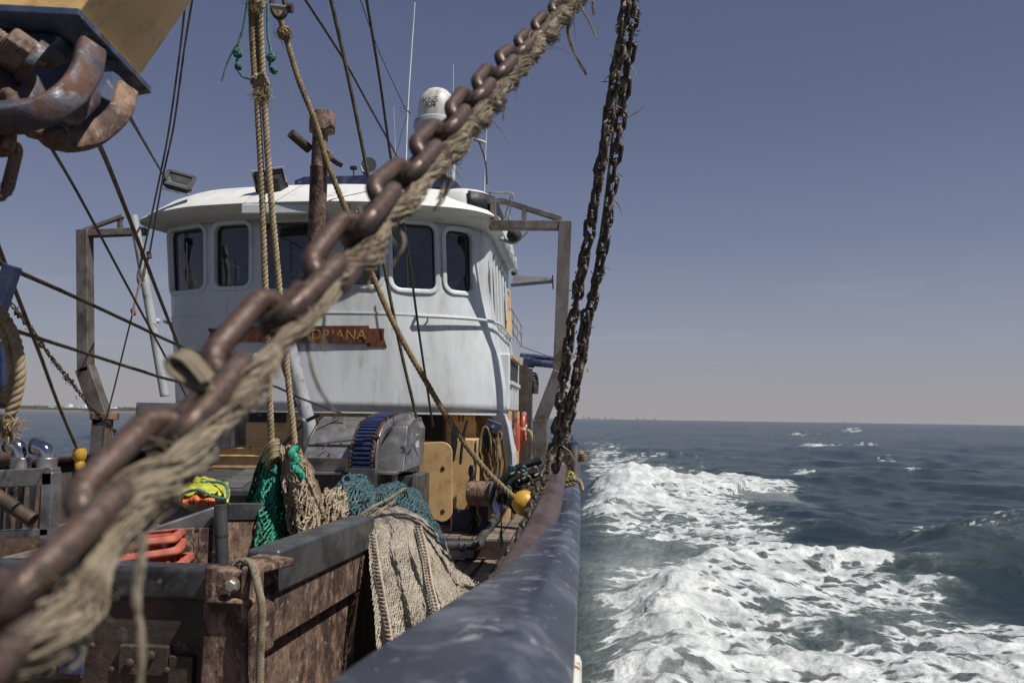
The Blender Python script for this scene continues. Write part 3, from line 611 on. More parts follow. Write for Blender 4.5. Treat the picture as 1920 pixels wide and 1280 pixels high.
# side bulwark of the flying bridge
b_ = MB(); b_.grid([[(-1.09-.02*k, y, zc+2.42+.20*k) for k in (0, 1)] for y in np.linspace(11.6, 14.4, 8)]); b_.build('side_screen', m_white, wh, solid=.02)
for y in (12.0, 12.6, 13.2, 13.8): MB().box((-1.07, y, zc+2.53), (.02, .05, .2)).build('screen_rib', m_white, wh)
for x in (395, 640, 830):
    s = s_of(x, zc+1.0); MB().tube([F(s, z, .001) for z in np.linspace(ZB+.01, zc+1.24, 14)], .004, 5).build('weld_seam', m_white, wh)
for x0, x1, ya, seed in ((742, 802, 742, 1), (470, 500, 758, 2), (880, 905, 762, 3)):
    q = random.Random(seed); s0, s1 = s_of(x0, ZB+.1), s_of(x1, ZB+.1); n = 14; top = [F(lerp(s0, s1, k/n), ZB+(770-ya)/FPX*10.4*math.sin(math.pi*(k+.3)/(n+.6))*q.uniform(.6, 1.1), .0045) for k in range(n+1)]
    MB().grid([[F(lerp(s0, s1, k/n), ZB, .0045) for k in range(n+1)], top]).build('rust_patch', m_rust, wh)
# handrail wrapping the right corner
P = [F(s, zc+1.24, .085) for s in np.linspace(s_of(780, zc+1.2), .93, 60)]; P = [F(s_of(780, zc+1.2), zc+1.255, .0)]+P
hr = MB(); hr.tube(catmull(P, 90), .022, 8); hr.build('handrail', m_white, wh)
for s in np.linspace(s_of(800, zc+1.2), .92, 5):
    MB().tube([F(s, zc+1.24, .085), F(s, zc+1.18, .0)], .012, 6).build('rail_bracket', m_white, wh)
P = [F(s, zc+1.22, .1) for s in np.linspace(.02, s_of(300, zc+1.2)-.0, 20)]; MB().tube(catmull(P, 40), .02, 8).build('handrail', m_white, wh)
# visor equipment box and light fittings below the roof
b_ = MB(); b_.box(A(520, 392, 9.95), (.9, .05, .13)); b_.build('blind_box', m_white, wh, bevel=.02)
for x in (460, 655, 668, 480): MB().tube([A(x, 380, 9.95), A(x, 398, 9.95)], .012, 6).build('visor_bracket', m_grey, wh)
for x in (545, 762, 350):
    b_ = MB(); P = A(x, 455, 10.12); b_.beam(P, P+np.array([.03, .02, -.55]), .012, .012); b_.build('wiper', m_black, wh)
# fin that carries the overhang on the right
P = [A(918, 774, 10.95), A(944, 776, 10.95), A(951, 800, 10.95), A(959, 850, 10.95), A(961, 895, 10.95), A(951, 897, 10.95), A(946, 850, 10.95), A(938, 800, 10.95), A(924, 786, 10.95)]
MB().prism(P, (0, .9, 0)).build('support_fin', m_white, wh, smooth=False, bevel=.008)
# name banner
nb = thing('name_board', 'brown varnished ribbon name board lettered in gold on the wheelhouse front', 'name board', F(s_of(600, zc+1.0), zc+.9, .03))
def on(pxx, pyy, off):
    s = s_of(pxx, zc+1.0); return F(s, z_of(s, pyy), off)
def ribbon(xs, top, bot, off, name, notch=0):
    b_ = MB(); n = len(xs); Gt = []
    for k, x in enumerate(xs):
        t = k/(n-1); yt = lerp(top[0], top[1], t); yb2 = lerp(bot[0], bot[1], t); Gt.append([on(x, yt+(yb2-yt)*q, off) for q in (0, .5, 1)])
    if notch: Gt[-1][1] = Gt[-1][1]*.45+Gt[-2][1]*.55+np.array([0, 0, 0])
    b_.grid(Gt); b_.build(name, m_board, nb, solid=.02, smooth=False)
ribbon(np.linspace(432, 693, 20), (612, 611), (640, 644), .03, 'ribbon')
ribbon(np.linspace(685, 721, 6), (616, 616), (650, 650), .012, 'ribbon_tail', 1)
ribbon(np.linspace(440, 391, 6), (618, 616), (646, 634), .012, 'ribbon_tail', 1)
def text(s_, name, mt, parent, loc, xdir, updir, size, ext=.004, align='CENTER'):
    cu = bpy.data.curves.new(name, 'FONT'); cu.body = s_; cu.size = size; cu.extrude = ext; cu.align_x = align; cu.align_y = 'CENTER'; cu.space_character = 1.08
    ob = bpy.data.objects.new(name, cu); col.objects.link(ob); dg = bpy.context.evaluated_depsgraph_get()
    me_ = bpy.data.meshes.new_from_object(ob.evaluated_get(dg)); bpy.data.objects.remove(ob)
    x = Vector(xdir).normalized(); u = Vector(updir).normalized(); z = x.cross(u).normalized(); u = z.cross(x)
    Mx = Matrix([[x[0], u[0], z[0], loc[0]], [x[1], u[1], z[1], loc[1]], [x[2], u[2], z[2], loc[2]], [0, 0, 0, 1]])
    me_.transform(Mx); me_.transform(Matrix.Translation(-Vector(parent.location if parent.type == 'EMPTY' else parent['_o']))); me_.materials.clear(); me_.materials.append(mt)
    o = bpy.data.objects.new(name, me_); col.objects.link(o); o.parent = parent; o['_o'] = [float(q) for q in (parent.location if parent.type == 'EMPTY' else parent['_o'])]; return o
a, b2_ = on(572, 628, .050), on(680, 629, .050); tx = text('ADRIANA', 'lettering', m_gold, nb, (a+b2_)/2, b2_-a, (0, 0, 1), .175, .006)

# ================================================================== ROOF GEAR
def floodlight(x, y, Y, wpx, tilt, yaw, label, lit):
    c = A(x, y, Y); sx = wpx/FPX*Y
    t = thing('floodlight', label, 'floodlight', (c[0], c[1], c[2]-.18), 'floodlights on the wheelhouse roof')
    Mx = np.array((Matrix.Rotation(yaw, 3, 'Z') @ Matrix.Rotation(tilt, 3, 'X') @ Matrix.Rotation(math.radians(14), 3, 'Y')))
    def loc(p): return Mx @ np.array(p)+c
    hs = MB(); w_, h_ = sx/2, sx*.42
    G = [[(-w_, 0, -h_), (w_, 0, -h_), (w_, 0, h_), (-w_, 0, h_)], [(-w_*.98, .04, -h_*.98), (w_*.98, .04, -h_*.98), (w_*.98, .04, h_*.98), (-w_*.98, .04, h_*.98)], [(-w_*.6, .14, -h_*.6), (w_*.6, .14, -h_*.6), (w_*.6, .14, h_*.6), (-w_*.6, .14, h_*.6)]]
    G = [[loc(p) for p in r] for r in G]; hs.grid(G, closed_u=True); hs.add(G[2], [(0, 1, 2, 3)]); hs.build('housing', m_black, t, ang=30)
    fr = MB()
    for a, b_ in (((-w_, 0, -h_), (w_, 0, -h_)), ((-w_, 0, h_), (w_, 0, h_)), ((-w_, 0, -h_), (-w_, 0, h_)), ((w_, 0, -h_), (w_, 0, h_))): fr.beam(loc(a), loc(b_), .045, .03, Mx @ np.array([0, 1, 0]))
    fr.build('bezel', m_black, t)
    rf_ = MB(); r_ = [[loc((sx_*w_*q, yy, sz_*h_*q)) for sx_, sz_ in ((-1, -1), (1, -1), (1, 1), (-1, 1))] for q, yy in ((.93, .012), (.55, .09), (.5, .095))]; rf_.grid(r_, closed_u=True); rf_.add(r_[2], [(0, 1, 2, 3)]); rf_.build('reflector', m_lens, t, ang=20)
    MB().grid([[loc((-w_*.95, .004, -h_*.95)), loc((w_*.95, .004, -h_*.95))], [loc((-w_*.95, .004, h_*.95)), loc((w_*.95, .004, h_*.95))]]).build('lens', m_glass, t)
    yk = MB(); yk.tube([loc((-w_*1.06, .03, 0)), loc((-w_*1.06, .05, -h_*1.35)), loc((w_*1.06, .05, -h_*1.35)), loc((w_*1.06, .03, 0))], .014, 6); yk.build('yoke', m_grey, t)
floodlight(336, 338, 10.3, 50, math.radians(-38), math.radians(30), 'black floodlight at the left end of the wheelhouse roof', 1)
floodlight(508, 345, 10.3, 56, math.radians(-150), math.radians(20), 'black floodlight tilted away behind the twin ropes on the roof', 0)
# blue ridge beam
b_ = MB(); P = [A(552, 338, 11.2), A(570, 331, 11.2), A(700, 328, 11.2), A(845, 331, 11.2), A(866, 349, 11.2), A(700, 352, 11.2), A(552, 350, 11.2)]
b_.prism(P, (0, 1.2, 0)); tag(b_.build('roof_platform', m_navy, bevel=.01), 'navy blue platform on top of the wheelhouse roof', 'platform')
hn = thing('horn', 'round black air horn beside the small lamp on the roof platform', 'horn', A(690, 326, 11.4))
ax = np.array([.35, -1, .05]); MB().lathe([(.100, 0), (.102, .02), (.088, .03), (.05, .12), (.03, .3), (.0301, .45)], A(692, 308, 11.2), 24, -ax).build('bell', m_black, hn)
MB().tube([A(676, 312, 11.4), A(684, 330, 11.4)], .015, 6).build('bracket', m_grey, hn)
sl = thing('small_lamp', 'tiny black lamp on a stalk left of the round horn', 'lamp', A(663, 330, 11.3))
MB().tube([A(663, 330, 11.3), A(663, 318, 11.3)], .008, 6).build('stalk', m_black, sl); MB().box(A(663, 315, 11.3), (.09, .06, .05)).build('lamp_head', m_black, sl, bevel=.01)
rd = thing('radome', 'white domed satellite radome with dark lettering behind the foreground chain', 'radome', A(818, 252, 12))
c = A(818, 250, 12); q = 12/FPX
MB().lathe([(.2*0+36*q, 6*q), (37*q, 26*q), (37.5*q, 46*q), (35*q, 62*q), (29*q, 75*q), (20*q, 84*q), (10*q, 88.5*q), (1*q, 90*q)], c, 40).build('dome', m_radome, rd)
MB().lathe([(20*q, -8*q), (36*q, -3*q), (44*q, 6*q), (45*q, 14*q), (43.5*q, 22*q), (37.5*q, 26*q)], c, 40).build('base', m_grey, rd)
MB().lathe([(7*q, -100*q), (7*q, -8*q)], c, 16).build('mast', m_white, rd)
dr = np.array(A(813, 201, 12)); dirv = c-dr; 
nrm = np.array([dr[0]-c[0], -math.sqrt(max(1e-4, (37.4*q)**2-(dr[0]-c[0])**2)), 0]); nrm /= np.linalg.norm(nrm)
tp = c+nrm*38.0*q; tp[2] = dr[2]; tpx = np.cross([0, 0, 1], nrm)*1.0; tpx = tpx if tpx[0] > 0 else -tpx
text('KNS', 'lettering', m_navy, rd, tp, tpx, (0, 0, 1), 16*q, .002)
MB().tube([c+37.9*q*(nrm*math.cos(t)+tpx*math.sin(t))+np.array([0, 0, dr[2]-c[2]-8*q-2*q*math.cos(t*5)]) for t in np.linspace(-.3, .3, 12)], .004, 5).build('swoosh', m_navy, rd)
mastt = thing('white_pole', 'white steel pole standing right of the radome on the roof', 'pole', A(848, 352, 11.8))
MB().tube([A(848, 352, 11.8), A(851, 272, 11.8)], .035, 10).build('tube', m_white, mastt); MB().tube([A(840, 300, 11.8), A(868, 317, 11.8)], .008, 5).build('crossbar', m_grey, mastt)
bc = thing('beacon', 'orange beacon lamp low beside the white roof pole', 'lamp', A(833, 330, 11.6))
MB().tube([A(833, 335, 11.6), A(833, 312, 11.6)], .05, 10).build('stand', m_white, bc); MB().lathe([(.03, 0), (.035, .05), (.03, .09), (.01, .11)], A(833, 311, 11.6), 14).build('lens', m_orl, bc)
def whip(pts, Y, r, label):
    P = catmull([A(x, y, Y) for x, y in pts], 20); b_ = MB().tube(P, np.linspace(r, r*.55, 20), 6); tag(b_.build('whip_antenna', m_label), label, 'antenna', 'whip antennas on the roof')
whip([(760, 345), (765, 200), (778, 5)], 11.6, .013, 'longest white whip antenna left of the radome')
whip([(849, 260), (850, 120)], 12.4, .006, 'thin whip antenna rising just behind the radome')
whip([(908, 368), (912, 250), (914, 215)], 11.6, .009, 'white whip antenna right of the radome above the roof edge')
whip([(744, 330), (738, 200)], 12.5, .004, 'hair thin whip antenna left of the long white one')
la = thing('loop_antenna', 'small wire loop aerial clamped to the long whip', 'antenna', A(766, 210, 11.6))
MB().tube([A(757+7*math.cos(t), 205+6*math.sin(t), 11.6) for t in np.linspace(0, 6.28, 20)], .003, 5).build('loop', m_wire, la); MB().tube([A(758, 203, 11.6), A(770, 212, 11.6)], .012, 6).build('clamp', m_black, la)
am = thing('antenna_bracket', 'small white aerial bracket with dangling cable beside the roof whip', 'bracket', A(905, 270, 11.6))
MB().tube([A(880, 259, 11.6), A(903, 264, 11.6), A(912, 268, 11.6)], .014, 6).build('arm', m_label, am); MB().tube(catmull([A(896, 262, 11.6), A(905, 285, 11.6), A(911, 310, 11.6), A(913, 345, 11.6)], 20), .012, 5).build('cable', m_wire, am)
# railing and radar side wire frames on the roof right
rl = thing('roof_railing', 'thin tube railing on the right edge of the wheelhouse roof', 'railing', A(940, 415, 12))
def T(parent, name, mt, pts, Y, r, n=6, smooth_n=0):
    P = [A(p[0], p[1], p[2] if len(p) > 2 else Y) for p in pts]
    if smooth_n: P = catmull(P, smooth_n)
    return MB().tube(P, r, n).build(name, mt, parent)
for pts in ([(905, 361), (960, 362), (963, 366), (953, 412), (925, 414)], [(958, 366), (946, 410)], [(905, 382), (957, 384)], [(950, 398), (957, 412)], [(918, 361), (918, 412)]): T(rl, 'rail', m_frame, pts, 12, .012)
# ================================================================== GANTRY FRAMES
def frame(name, label, segs, mt=m_frame):
    base = A(*segs[0][1][:3]); t = thing(name, label, 'frame', base, 'steel gantry frames beside the wheelhouse')
    for nm, a, b_, w_, d_ in segs: MB().beam(A(*a), A(*b_), w_, d_, (0, 1, 0)).build(nm, mt, t, bevel=.008)
    return t
YF = 10.6
frame('gantry_frame', 'brown grey box steel gantry frame right of the wheelhouse', [
    ('lower_leg', (1013, 960, YF), (1013, 787, YF), .17, .17), ('knee', (1013, 790, YF), (1049, 697, YF), .165, .165), ('post', (1049, 702, YF), (1060, 416, YF), .16, .16),
    ('top_beam', (1052, 423, YF), (918, 423, YF+.02), .11, .14), ('brace', (1052, 411, YF), (940, 376, YF+.1), .07, .07), ('brace', (942, 377, YF+.1), (908, 378, YF+.1), .07, .07), ('strut', (983, 392, YF+.05), (983, 416, YF+.05), .06, .06), ('strut', (925, 378, YF+.1), (925, 416, YF+.1), .08, .08)])
frame('gantry_frame', 'grey box steel gantry frame left of the wheelhouse over the far bulwark', [
    ('lower_leg', (183, 900, YF), (193, 785, YF), .20, .17), ('knee', (195, 792, YF), (160, 690, YF), .20, .17), ('post', (161, 697, YF), (159, 432, YF), .15, .17),
    ('top_beam', (150, 439, YF), (275, 434, YF+.1), .09, .14), ('brace', (158, 432, YF), (232, 405, YF+.1), .05, .07), ('strut', (225, 408, YF+.1), (225, 432, YF+.1), .06, .06)])
fc = MB(); fc.box(A(196, 780, YF), (.28, .22, .09)); tag(fc.build('clamp', m_rust, bevel=.01), 'rusty clamp round the knee of the left gantry leg', 'clamp')
# grey mast legs and rusty vent stack
vs = thing('vent_stack', 'rusty vent pipe with a drum shaped cap standing before the wheelhouse', 'vent pipe', A(588, 600, 9.3))
q = 9.3/FPX; c = A(588, 600, 9.3)
MB().tube(catmull([A(590, 505, 9.3), A(582, 545, 9.2), A(560, 590, 9.05), A(541, 640, 8.85)], 20), 14*q, 18).build('lower_bend', m_rust, vs)
MB().lathe([(17*q, 88*q), (17*q, 298*q), (17.6*q, 299*q), (17.6*q, 302*q), (15.5*q, 303*q), (15*q, 385*q)], c, 28).build('pipe', m_rust, vs)
MB().lathe([(17*q, 370*q), (25*q, 372*q), (25.5*q, 409*q), (24*q, 410*q), (1*q, 412*q)], c+np.array([.02, 0, 0]), 28).build('cap', m_rust, vs)
MB().tube([A(545, 250, 9.1), A(580, 280, 9.3)], .055, 14).build('side_tube', m_drust, vs); MB().beam(A(600, 282, 9.3), A(637, 309, 9.2), .10, .05).build('side_bracket', m_drust, vs)
T(vs, 'shackle', m_drust, [(606, 300), (612, 310), (608, 326), (603, 330)], 9.25, .012, 6, 12)
ml = thing('mast_leg', 'scuffed grey steel leg leaning up from the sorting machine', 'mast leg', A(583, 830, 8.8))
T(ml, 'tube', m_grey, [(588, 832), (540, 640), (531, 600)], 8.8, .075, 14); T(ml, 'side_plate', m_dsteel, [(560, 760), (520, 640)], 8.75, .05, 8)
ml = thing('mast_leg', 'pale grey steel leg leaning at the left of the wheelhouse', 'mast leg', A(307, 740, 9.9))
T(ml, 'tube', m_grey, [(309, 742), (262, 470), (250, 405)], 9.9, .055, 14); T(ml, 'bracket', m_white, [(276, 596), (300, 603)], 10.0, .03, 8)
# ================================================================== CASING below the wheelhouse
def ABOX(b_, x0, x1, y0, y1, Y, dpt):
    """box whose front face covers this part of the photograph at depth Y"""
    a = A(x0, y0, Y); c = A(x1, y1, Y); b_.box(((a[0]+c[0])/2, Y+dpt/2, (a[2]+c[2])/2), (abs(c[0]-a[0]), dpt, abs(a[2]-c[2]))); return b_
cs = thing('deck_casing', 'tan painted steel casing with navy foot under the wheelhouse', 'casing', (-3, 12, DK2))
xr = float(A(888, 1000, 10.9)[0]); xl = float(A(330, 800, 11)[0])
b_ = MB(); b_.box(((xl+xr)/2, 13.7, (DK2+ZB)/2-.02), (xr-xl, 5.5, ZB-DK2-.04)); b_.build('wall', m_tan, cs, bevel=.01)
b_ = MB(); b_.box(((xl+xr)/2, 13.7, DK2+.13), (xr-xl+.008, 5.508, .26)); b_.build('foot_band', m_navy, cs, smooth=False)
xm = float(A(762, 800, 10.5)[0]); b_ = MB(); b_.box(((xl+xm)/2, 10.71, (DK2+ZB)/2-.02), (xm-xl, .48, ZB-DK2-.04)); b_.build('front_wall', m_tan, cs, bevel=.01)
b_ = MB(); ABOX(b_, 848, 886, 822, 1018, 10.35, .6); b_.build('corner_post', m_tan, cs, bevel=.02)
b_ = MB(); a = A(848, 975, 10.346); c = A(886, 1018, 10.346); b_.box(((a[0]+c[0])/2, 10.65, DK2+.13), (c[0]-a[0]+.008, .608, .27)); b_.build('foot_band', m_navy, cs, smooth=False)
b_ = MB(); ABOX(b_, 766, 832, 776, 826, 10.94, .03); b_.build('dark_opening', m_dark, cs, smooth=False)
for x0, x1 in ((764, 768), (830, 834)):
    b_ = MB(); ABOX(b_, x0, x1, 772, 830, 10.90, .05); b_.build('opening_frame', m_drust, cs, smooth=False)
b_ = MB(); ABOX(b_, 450, 536, 768, 792, 10.455, .05); b_.build('vent_slot', m_black, cs, bevel=.01)
b_ = MB(); ABOX(b_, 762, 840, 765, 772, 10.80, .05); b_.build('beam', m_tan, cs)
for k in range(3): T(cs, 'pipe', m_tan, [(400+k*3, 826+k*14), (700, 828+k*14)], 10.45, .014)
for x, y in ((470, 840), (600, 850)): MB().lathe([(.02, 0), (.02, .02)], A(x, y, 10.46), 10, (0, -1, 0)).build('bolt', m_rust, cs)
for x in (861, 868, 893): T(cs, 'bracket', m_drust, [(x, 776), (x, 790)], 10.88, .012)
bp_ = thing('baffle_plate', 'tan rounded plate with two rusty bolt holes beside the steel sorting machine', 'plate', A(812, 980, 9.5))
rr_ = 20; poly = []
for cx, cy, t0 in ((848-20, 828+20, -90), (848-20, 980-22, 0)):
    for k in range(7): t = math.radians(t0+15*k); poly.append((cx+rr_*math.cos(t), cy+rr_*math.sin(t)))
poly += [(780, 962), (780, 830)]
MB().prism([A(x, y, 9.5) for x, y in poly], (0, .03, 0)).build('plate', m_tan, bp_, bevel=.008, smooth=False)
for y in (877, 957): MB().lathe([(.024, 0), (.026, .006), (.012, .012), (.011, .0)], A(831, y, 9.5), 14, (0, -1, 0)).build('bolt', m_rust, bp_)
# items on the casing's side
sx_ = xr+.004
def S(y0, z): return np.array([sx_, y0, z])
hb = thing('hose_hook', 'navy box hook that carries a coil of tan hose on the casing', 'hook', A(922, 800, 10.4)); 
b_ = MB(); b_.box(A(924, 800, 10.4), (.19, .14, .15), np.array(Matrix.Rotation(.35, 3, 'Y'))); b_.build('box', m_navy, hb, bevel=.015)
MB().box(A(914, 822, 10.4), (.12, .1, .22)).build('arm', m_black, hb, bevel=.01); MB().lathe([(.02, 0), (.02, .02)], A(924, 799, 10.33), 10, (0, -1, 0)).build('bolt', m_bolt, hb)
hc = MB()
for k, (cx, w_, h_, top) in enumerate(((910, 11, 50, 800), (914, 15, 56, 806), (920, 16, 50, 812), (926, 12, 46, 812), (916, 9, 42, 806))):
    P = [A(cx+w_*math.sin(t)+(4 if math.cos(t) < 0 else 0), top+h_-h_*math.cos(t), 10.33+.03*k) for t in np.linspace(0, 2*math.pi, 30, endpoint=False)]; hc.tube(P, .016, 8, closed=True)
hc.tube(catmull([A(938, 824, 10.3), A(941, 815, 10.3), A(934, 812, 10.3), A(932, 860, 10.3)], 20), .015, 8)
tag(hc.build('hose_coil', m_roped), 'coil of tan hose hanging from a navy hook on the casing', 'hose')
wd = thing('drum_winch', 'small rusty rope drum with navy flange beside the casing', 'winch', A(910, 960, 10.1))
c = A(905, 925, 10.1); MB().lathe([(.14, -.16), (.15, -.1), (.145, 0), (.15, .1), (.14, .16)], c, 24, (1, -.25, 0)).build('drum', m_rust, wd)
MB().lathe([(.22, .15), (.23, .165), (.22, .19), (.05, .2), (.05, .24)], c, 28, (1, -.25, 0)).build('flange', m_navy, wd)
MB().box(c+np.array([-.05, .2, -.28]), (.2, .12, .5)).build('stand', m_navy, wd, bevel=.01)
T(wd, 'line', m_roped, [(896, 945), (895, 960), (901, 972), (897, 985)], 10.05, .012, 6, 14)
pd = thing('paddle', 'black wooden paddle leaning on the tan corner post', 'paddle', A(853, 870, 10.2))
P = [A(845, 808, 10.2), A(850, 802, 10.2), A(857, 806, 10.2), A(858, 828, 10.2), A(852, 864, 10.2), A(848, 866, 10.2), A(846, 830, 10.2)]
MB().prism(P, (0, .03, 0)).build('blade', m_black, pd, bevel=.005, smooth=False); T(pd, 'shaft', m_black, [(863, 870), (868, 820), (876, 788)], 10.25, .017, 8, 10)
fl = MB(); fl.rope([A(885, 872, 10.2), A(884, 1012, 10.2)], .045, 2, .3); tag(fl.build('twisted_fender', m_black), 'black twisted rubber strip standing upright at the casing corner', 'fender')
# grey pipes along the foot of the casing
gp = thing('deck_pipe', 'scuffed grey pipe bent around the foot of the casing', 'pipe', A(890, 1020, 9.6))
T(gp, 'front_run', m_dsteel, [(770, 1022), (893, 1022)], 9.55, .05, 12); T(gp, 'elbow', m_dsteel, [(886, 1022, 9.55), (897, 1020, 9.62), (901, 1012, 9.8)], 9.6, .058, 12, 8)
T(gp, 'side_run', m_dsteel, [(899, 1012, 9.8), (948, 946, 11.2), (956, 930, 12)], 10, .05, 12)
for p in ((868, 1024, 9.5), (925, 976, 10.5)): MB().lathe([(.06, -.03), (.06, .03)], A(*p), 14, (1, 0, 0) if p[0] < 880 else (.1, 1, 0)).build('collar', m_dsteel, gp)
b_ = MB(); ABOX(b_, 835, 885, 1030, 1046, 9.6, .12); tag(b_.build('deck_block', m_grey, bevel=.01), 'pale grey block on deck beneath the bent pipe', 'block')
# ================================================================== AFT DECKHOUSE (side seen past the wheelhouse)
dh = thing('aft_deckhouse', 'white deckhouse side with louvres above a tan foot aft of the wheelhouse', 'deckhouse', (-3, 14.5, DK2))
xd = -.945; zt = float(A(952, 664, 11.6)[2]); zm_ = float(A(952, 770, 11.6)[2])
b_ = MB(); b_.box(((xd-5)/2, 13.5, (zt+zm_)/2), (xd+5, 4.3, zt-zm_)); b_.build('upper_wall', m_white, dh, bevel=.03)
b_ = MB(); b_.box(((xd-5)/2, 13.5, (DK2+zm_)/2), (xd+5-.03, 4.2, zm_-DK2)); b_.build('lower_wall', m_tan, dh, smooth=False)
def side(name, y0, y1, z0, z1, mt, pro=.01, par=dh, bev=.004):
    b_ = MB(); b_.box((xd+pro/2-.004, (y0+y1)/2, (z0+z1)/2), (pro+.008, y1-y0, z1-z0)); return b_.build(name, mt, par, bevel=bev)
side('hatch_opening', 11.45, 12.8, zt-.36, zt-.08, m_dark, .004); side('hatch_frame', 11.4, 12.9, zt-.07, zt-.02, m_tan, .05)
side('hatch_sill', 11.4, 12.9, zt-.42, zt-.37, m_white, .04)
for k, y in enumerate((11.65, 12.1, 12.55)): side('louvre', y, y+.3, zm_+.12, zt-.5, m_dark, .006); side('louvre_rim', y-.06, y-.0, zm_+.08, zt-.46, m_white, .03)
for k, y in enumerate((12.9, 13.6, 14.6)): MB().tube([(xd+.04, y-1.2, zm_), (xd+.04, y-1.2, DK2)], .025, 8).build('pipe', m_tan if k % 2 else m_rust, dh)
for y in (13.1, 13.5, 14.2): side('dark_pipe', y, y+.12, DK2, zt-.05, m_drust, .12)
side('door_post', 14.9, 15.15, DK2, zt, m_navy, .1)
lb = thing('lifebuoy', 'faded red lifebuoy hanging on the aft deckhouse side', 'lifebuoy', S(14.2, 2.1)); P = [np.array([xd+.1, 12.9+.17*math.cos(t), float(A(968, 800, 12.9)[2])+.19*math.sin(t)]) for t in np.linspace(0, 2*math.pi, 28, endpoint=False)]
MB().tube(P, .035, 10, closed=True).build('ring', m_red, lb)
for k in range(0, 28, 7): MB().tube([P[k], P[k]+(P[(k+1) % 28]-P[k])*.9], .038, 10).build('band', m_label, lb)
for k, (y, z0, z1) in enumerate(((13.2, 845, 790), (14.9, 860, 775))):
    b_ = MB(); c = A(958+k*10, z0, y-1.2); c[0] = xd+.06; b_.lathe([(.05, 0), (.05, .34), (.02, .4), (.02, .46)], c, 14); tag(b_.build('fire_extinguisher', m_red), ['short red cylinder strapped low on the deckhouse side', 'second red cylinder behind the lifebuoy at the deckhouse end'][k], 'extinguisher', 'red cylinders on the deckhouse')
hs = thing('hydraulic_hoses', 'bundle of black hydraulic hoses on the deckhouse side', 'hoses', A(960, 880, 13.5))
for k in range(4): MB().tube(catmull([A(955+k*4, 850, 13+k*.6), A(958+k*3, 800+k*6, 13+k*.6), A(965+k*3, 792+k*9, 13+k*.6), A(966+k*3, 880, 13+k*.6)], 24), .016, 6).build('hose', m_black, hs)
# side platform, wing board, davit
b_ = MB(); P = [A(965, 516, 13.2), A(1033, 520, 13.2), A(1037, 526, 13.2), A(958, 534, 13.2)]
wb = thing('wing_board', 'grey tapered board sticking out right of the wheelhouse with an end pin', 'board', A(1000, 530, 13.2))
MB().prism(P, (0, .05, 0)).build('board', m_grey, wb, smooth=False); T(wb, 'end_pin', m_black, [(1036, 516), (1037, 542)], 13.2, .012); MB().beam(A(958, 535, 13.2), A(1035, 528, 13.2), .2, .02).build('underside', m_dsteel, wb)
MB().sphere(A(963, 512, 13.1), .04, 10, 8).build('knob', m_black, wb)
sr = thing('side_railing', 'pale tube railing on the small tan side platform right of the wheelhouse', 'railing', A(968, 640, 13.6))
for pts in ([(953, 545, 13), (956, 575, 13.2), (978, 612, 14.4), (978, 650, 14.4), (956, 615, 13.2)], [(956, 575, 13.2), (956, 640, 13.2)], [(963, 590, 13.6), (963, 640, 13.6)], [(971, 602, 14), (971, 646, 14)], [(955, 594, 13.2), (978, 630, 14.4)]): T(sr, 'rail', m_grey, pts, 13, .013)
P = [A(952, 540, 13), A(957, 545, 13.1), A(960, 640, 13.1), A(950, 620, 13)]; MB().prism(P, (0, .04, 0)).build('tan_panel', m_tan, sr, smooth=False)
T(sr, 'stay_wire', m_wire, [(974, 648, 14.4), (1040, 672, 15.5)], 14, .006)
dv = thing('davit', 'navy davit with two stacked cylinders reaching right past the gantry leg', 'davit', A(1000, 690, 15))
T(dv, 'ram', m_navy, [(975, 665), (1050, 674)], 15, .04, 12); T(dv, 'cylinder', m_navy, [(990, 678), (1050, 684)], 15, .072, 14); MB().lathe([(.10, -.1), (.1, .1)], A(992, 678, 15), 16, (1, 0, -.1)).build('cylinder_end', m_navy, dv)
hy = thing('valve_cluster', 'cluster of black hydraulic hoses and valves beside the aft deckhouse', 'winch head', A(998, 745, 15))
for k in range(5): T(hy, 'hose', m_black, [(990, 720+k*3), (992+k*2, 704+k*4), (1004, 700+k*5), (1008-k, 715), (1007-k*2, 738)], 15+.05*k, .022, 6, 20)
for x, y, w_ in ((992, 733, .16), (1002, 738, .13), (990, 745, .12), (1000, 726, .12)): MB().lathe([(w_*.5, 0), (w_*.55, w_), (w_*.3, w_*1.2)], A(x, y, 15), 12).build('valve', m_drust, hy)
T(hy, 'stand', m_navy, [(990, 748), (990, 860)], 15, .05, 8)
fl_ = thing('side_floodlight', 'dark floodlight hung under the gantry beam right of the roof', 'floodlight', A(945, 450, 11.2))
T(fl_, 'bracket', m_grey, [(938, 447), (963, 455), (988, 434)], 11.2, .025, 8, 10); MB().lathe([(.03, -.12), (.09, -.06), (.1, .0), (.09, .05)], A(965, 443, 11.2), 16, (.4, .2, -.6)).build('lamp', m_black, fl_)
for k in range(4): T(fl_, 'cable', m_black, [(955, 436+k*2), (962+k*2, 446+k), (970, 440)], 11.25, .008, 5, 8)
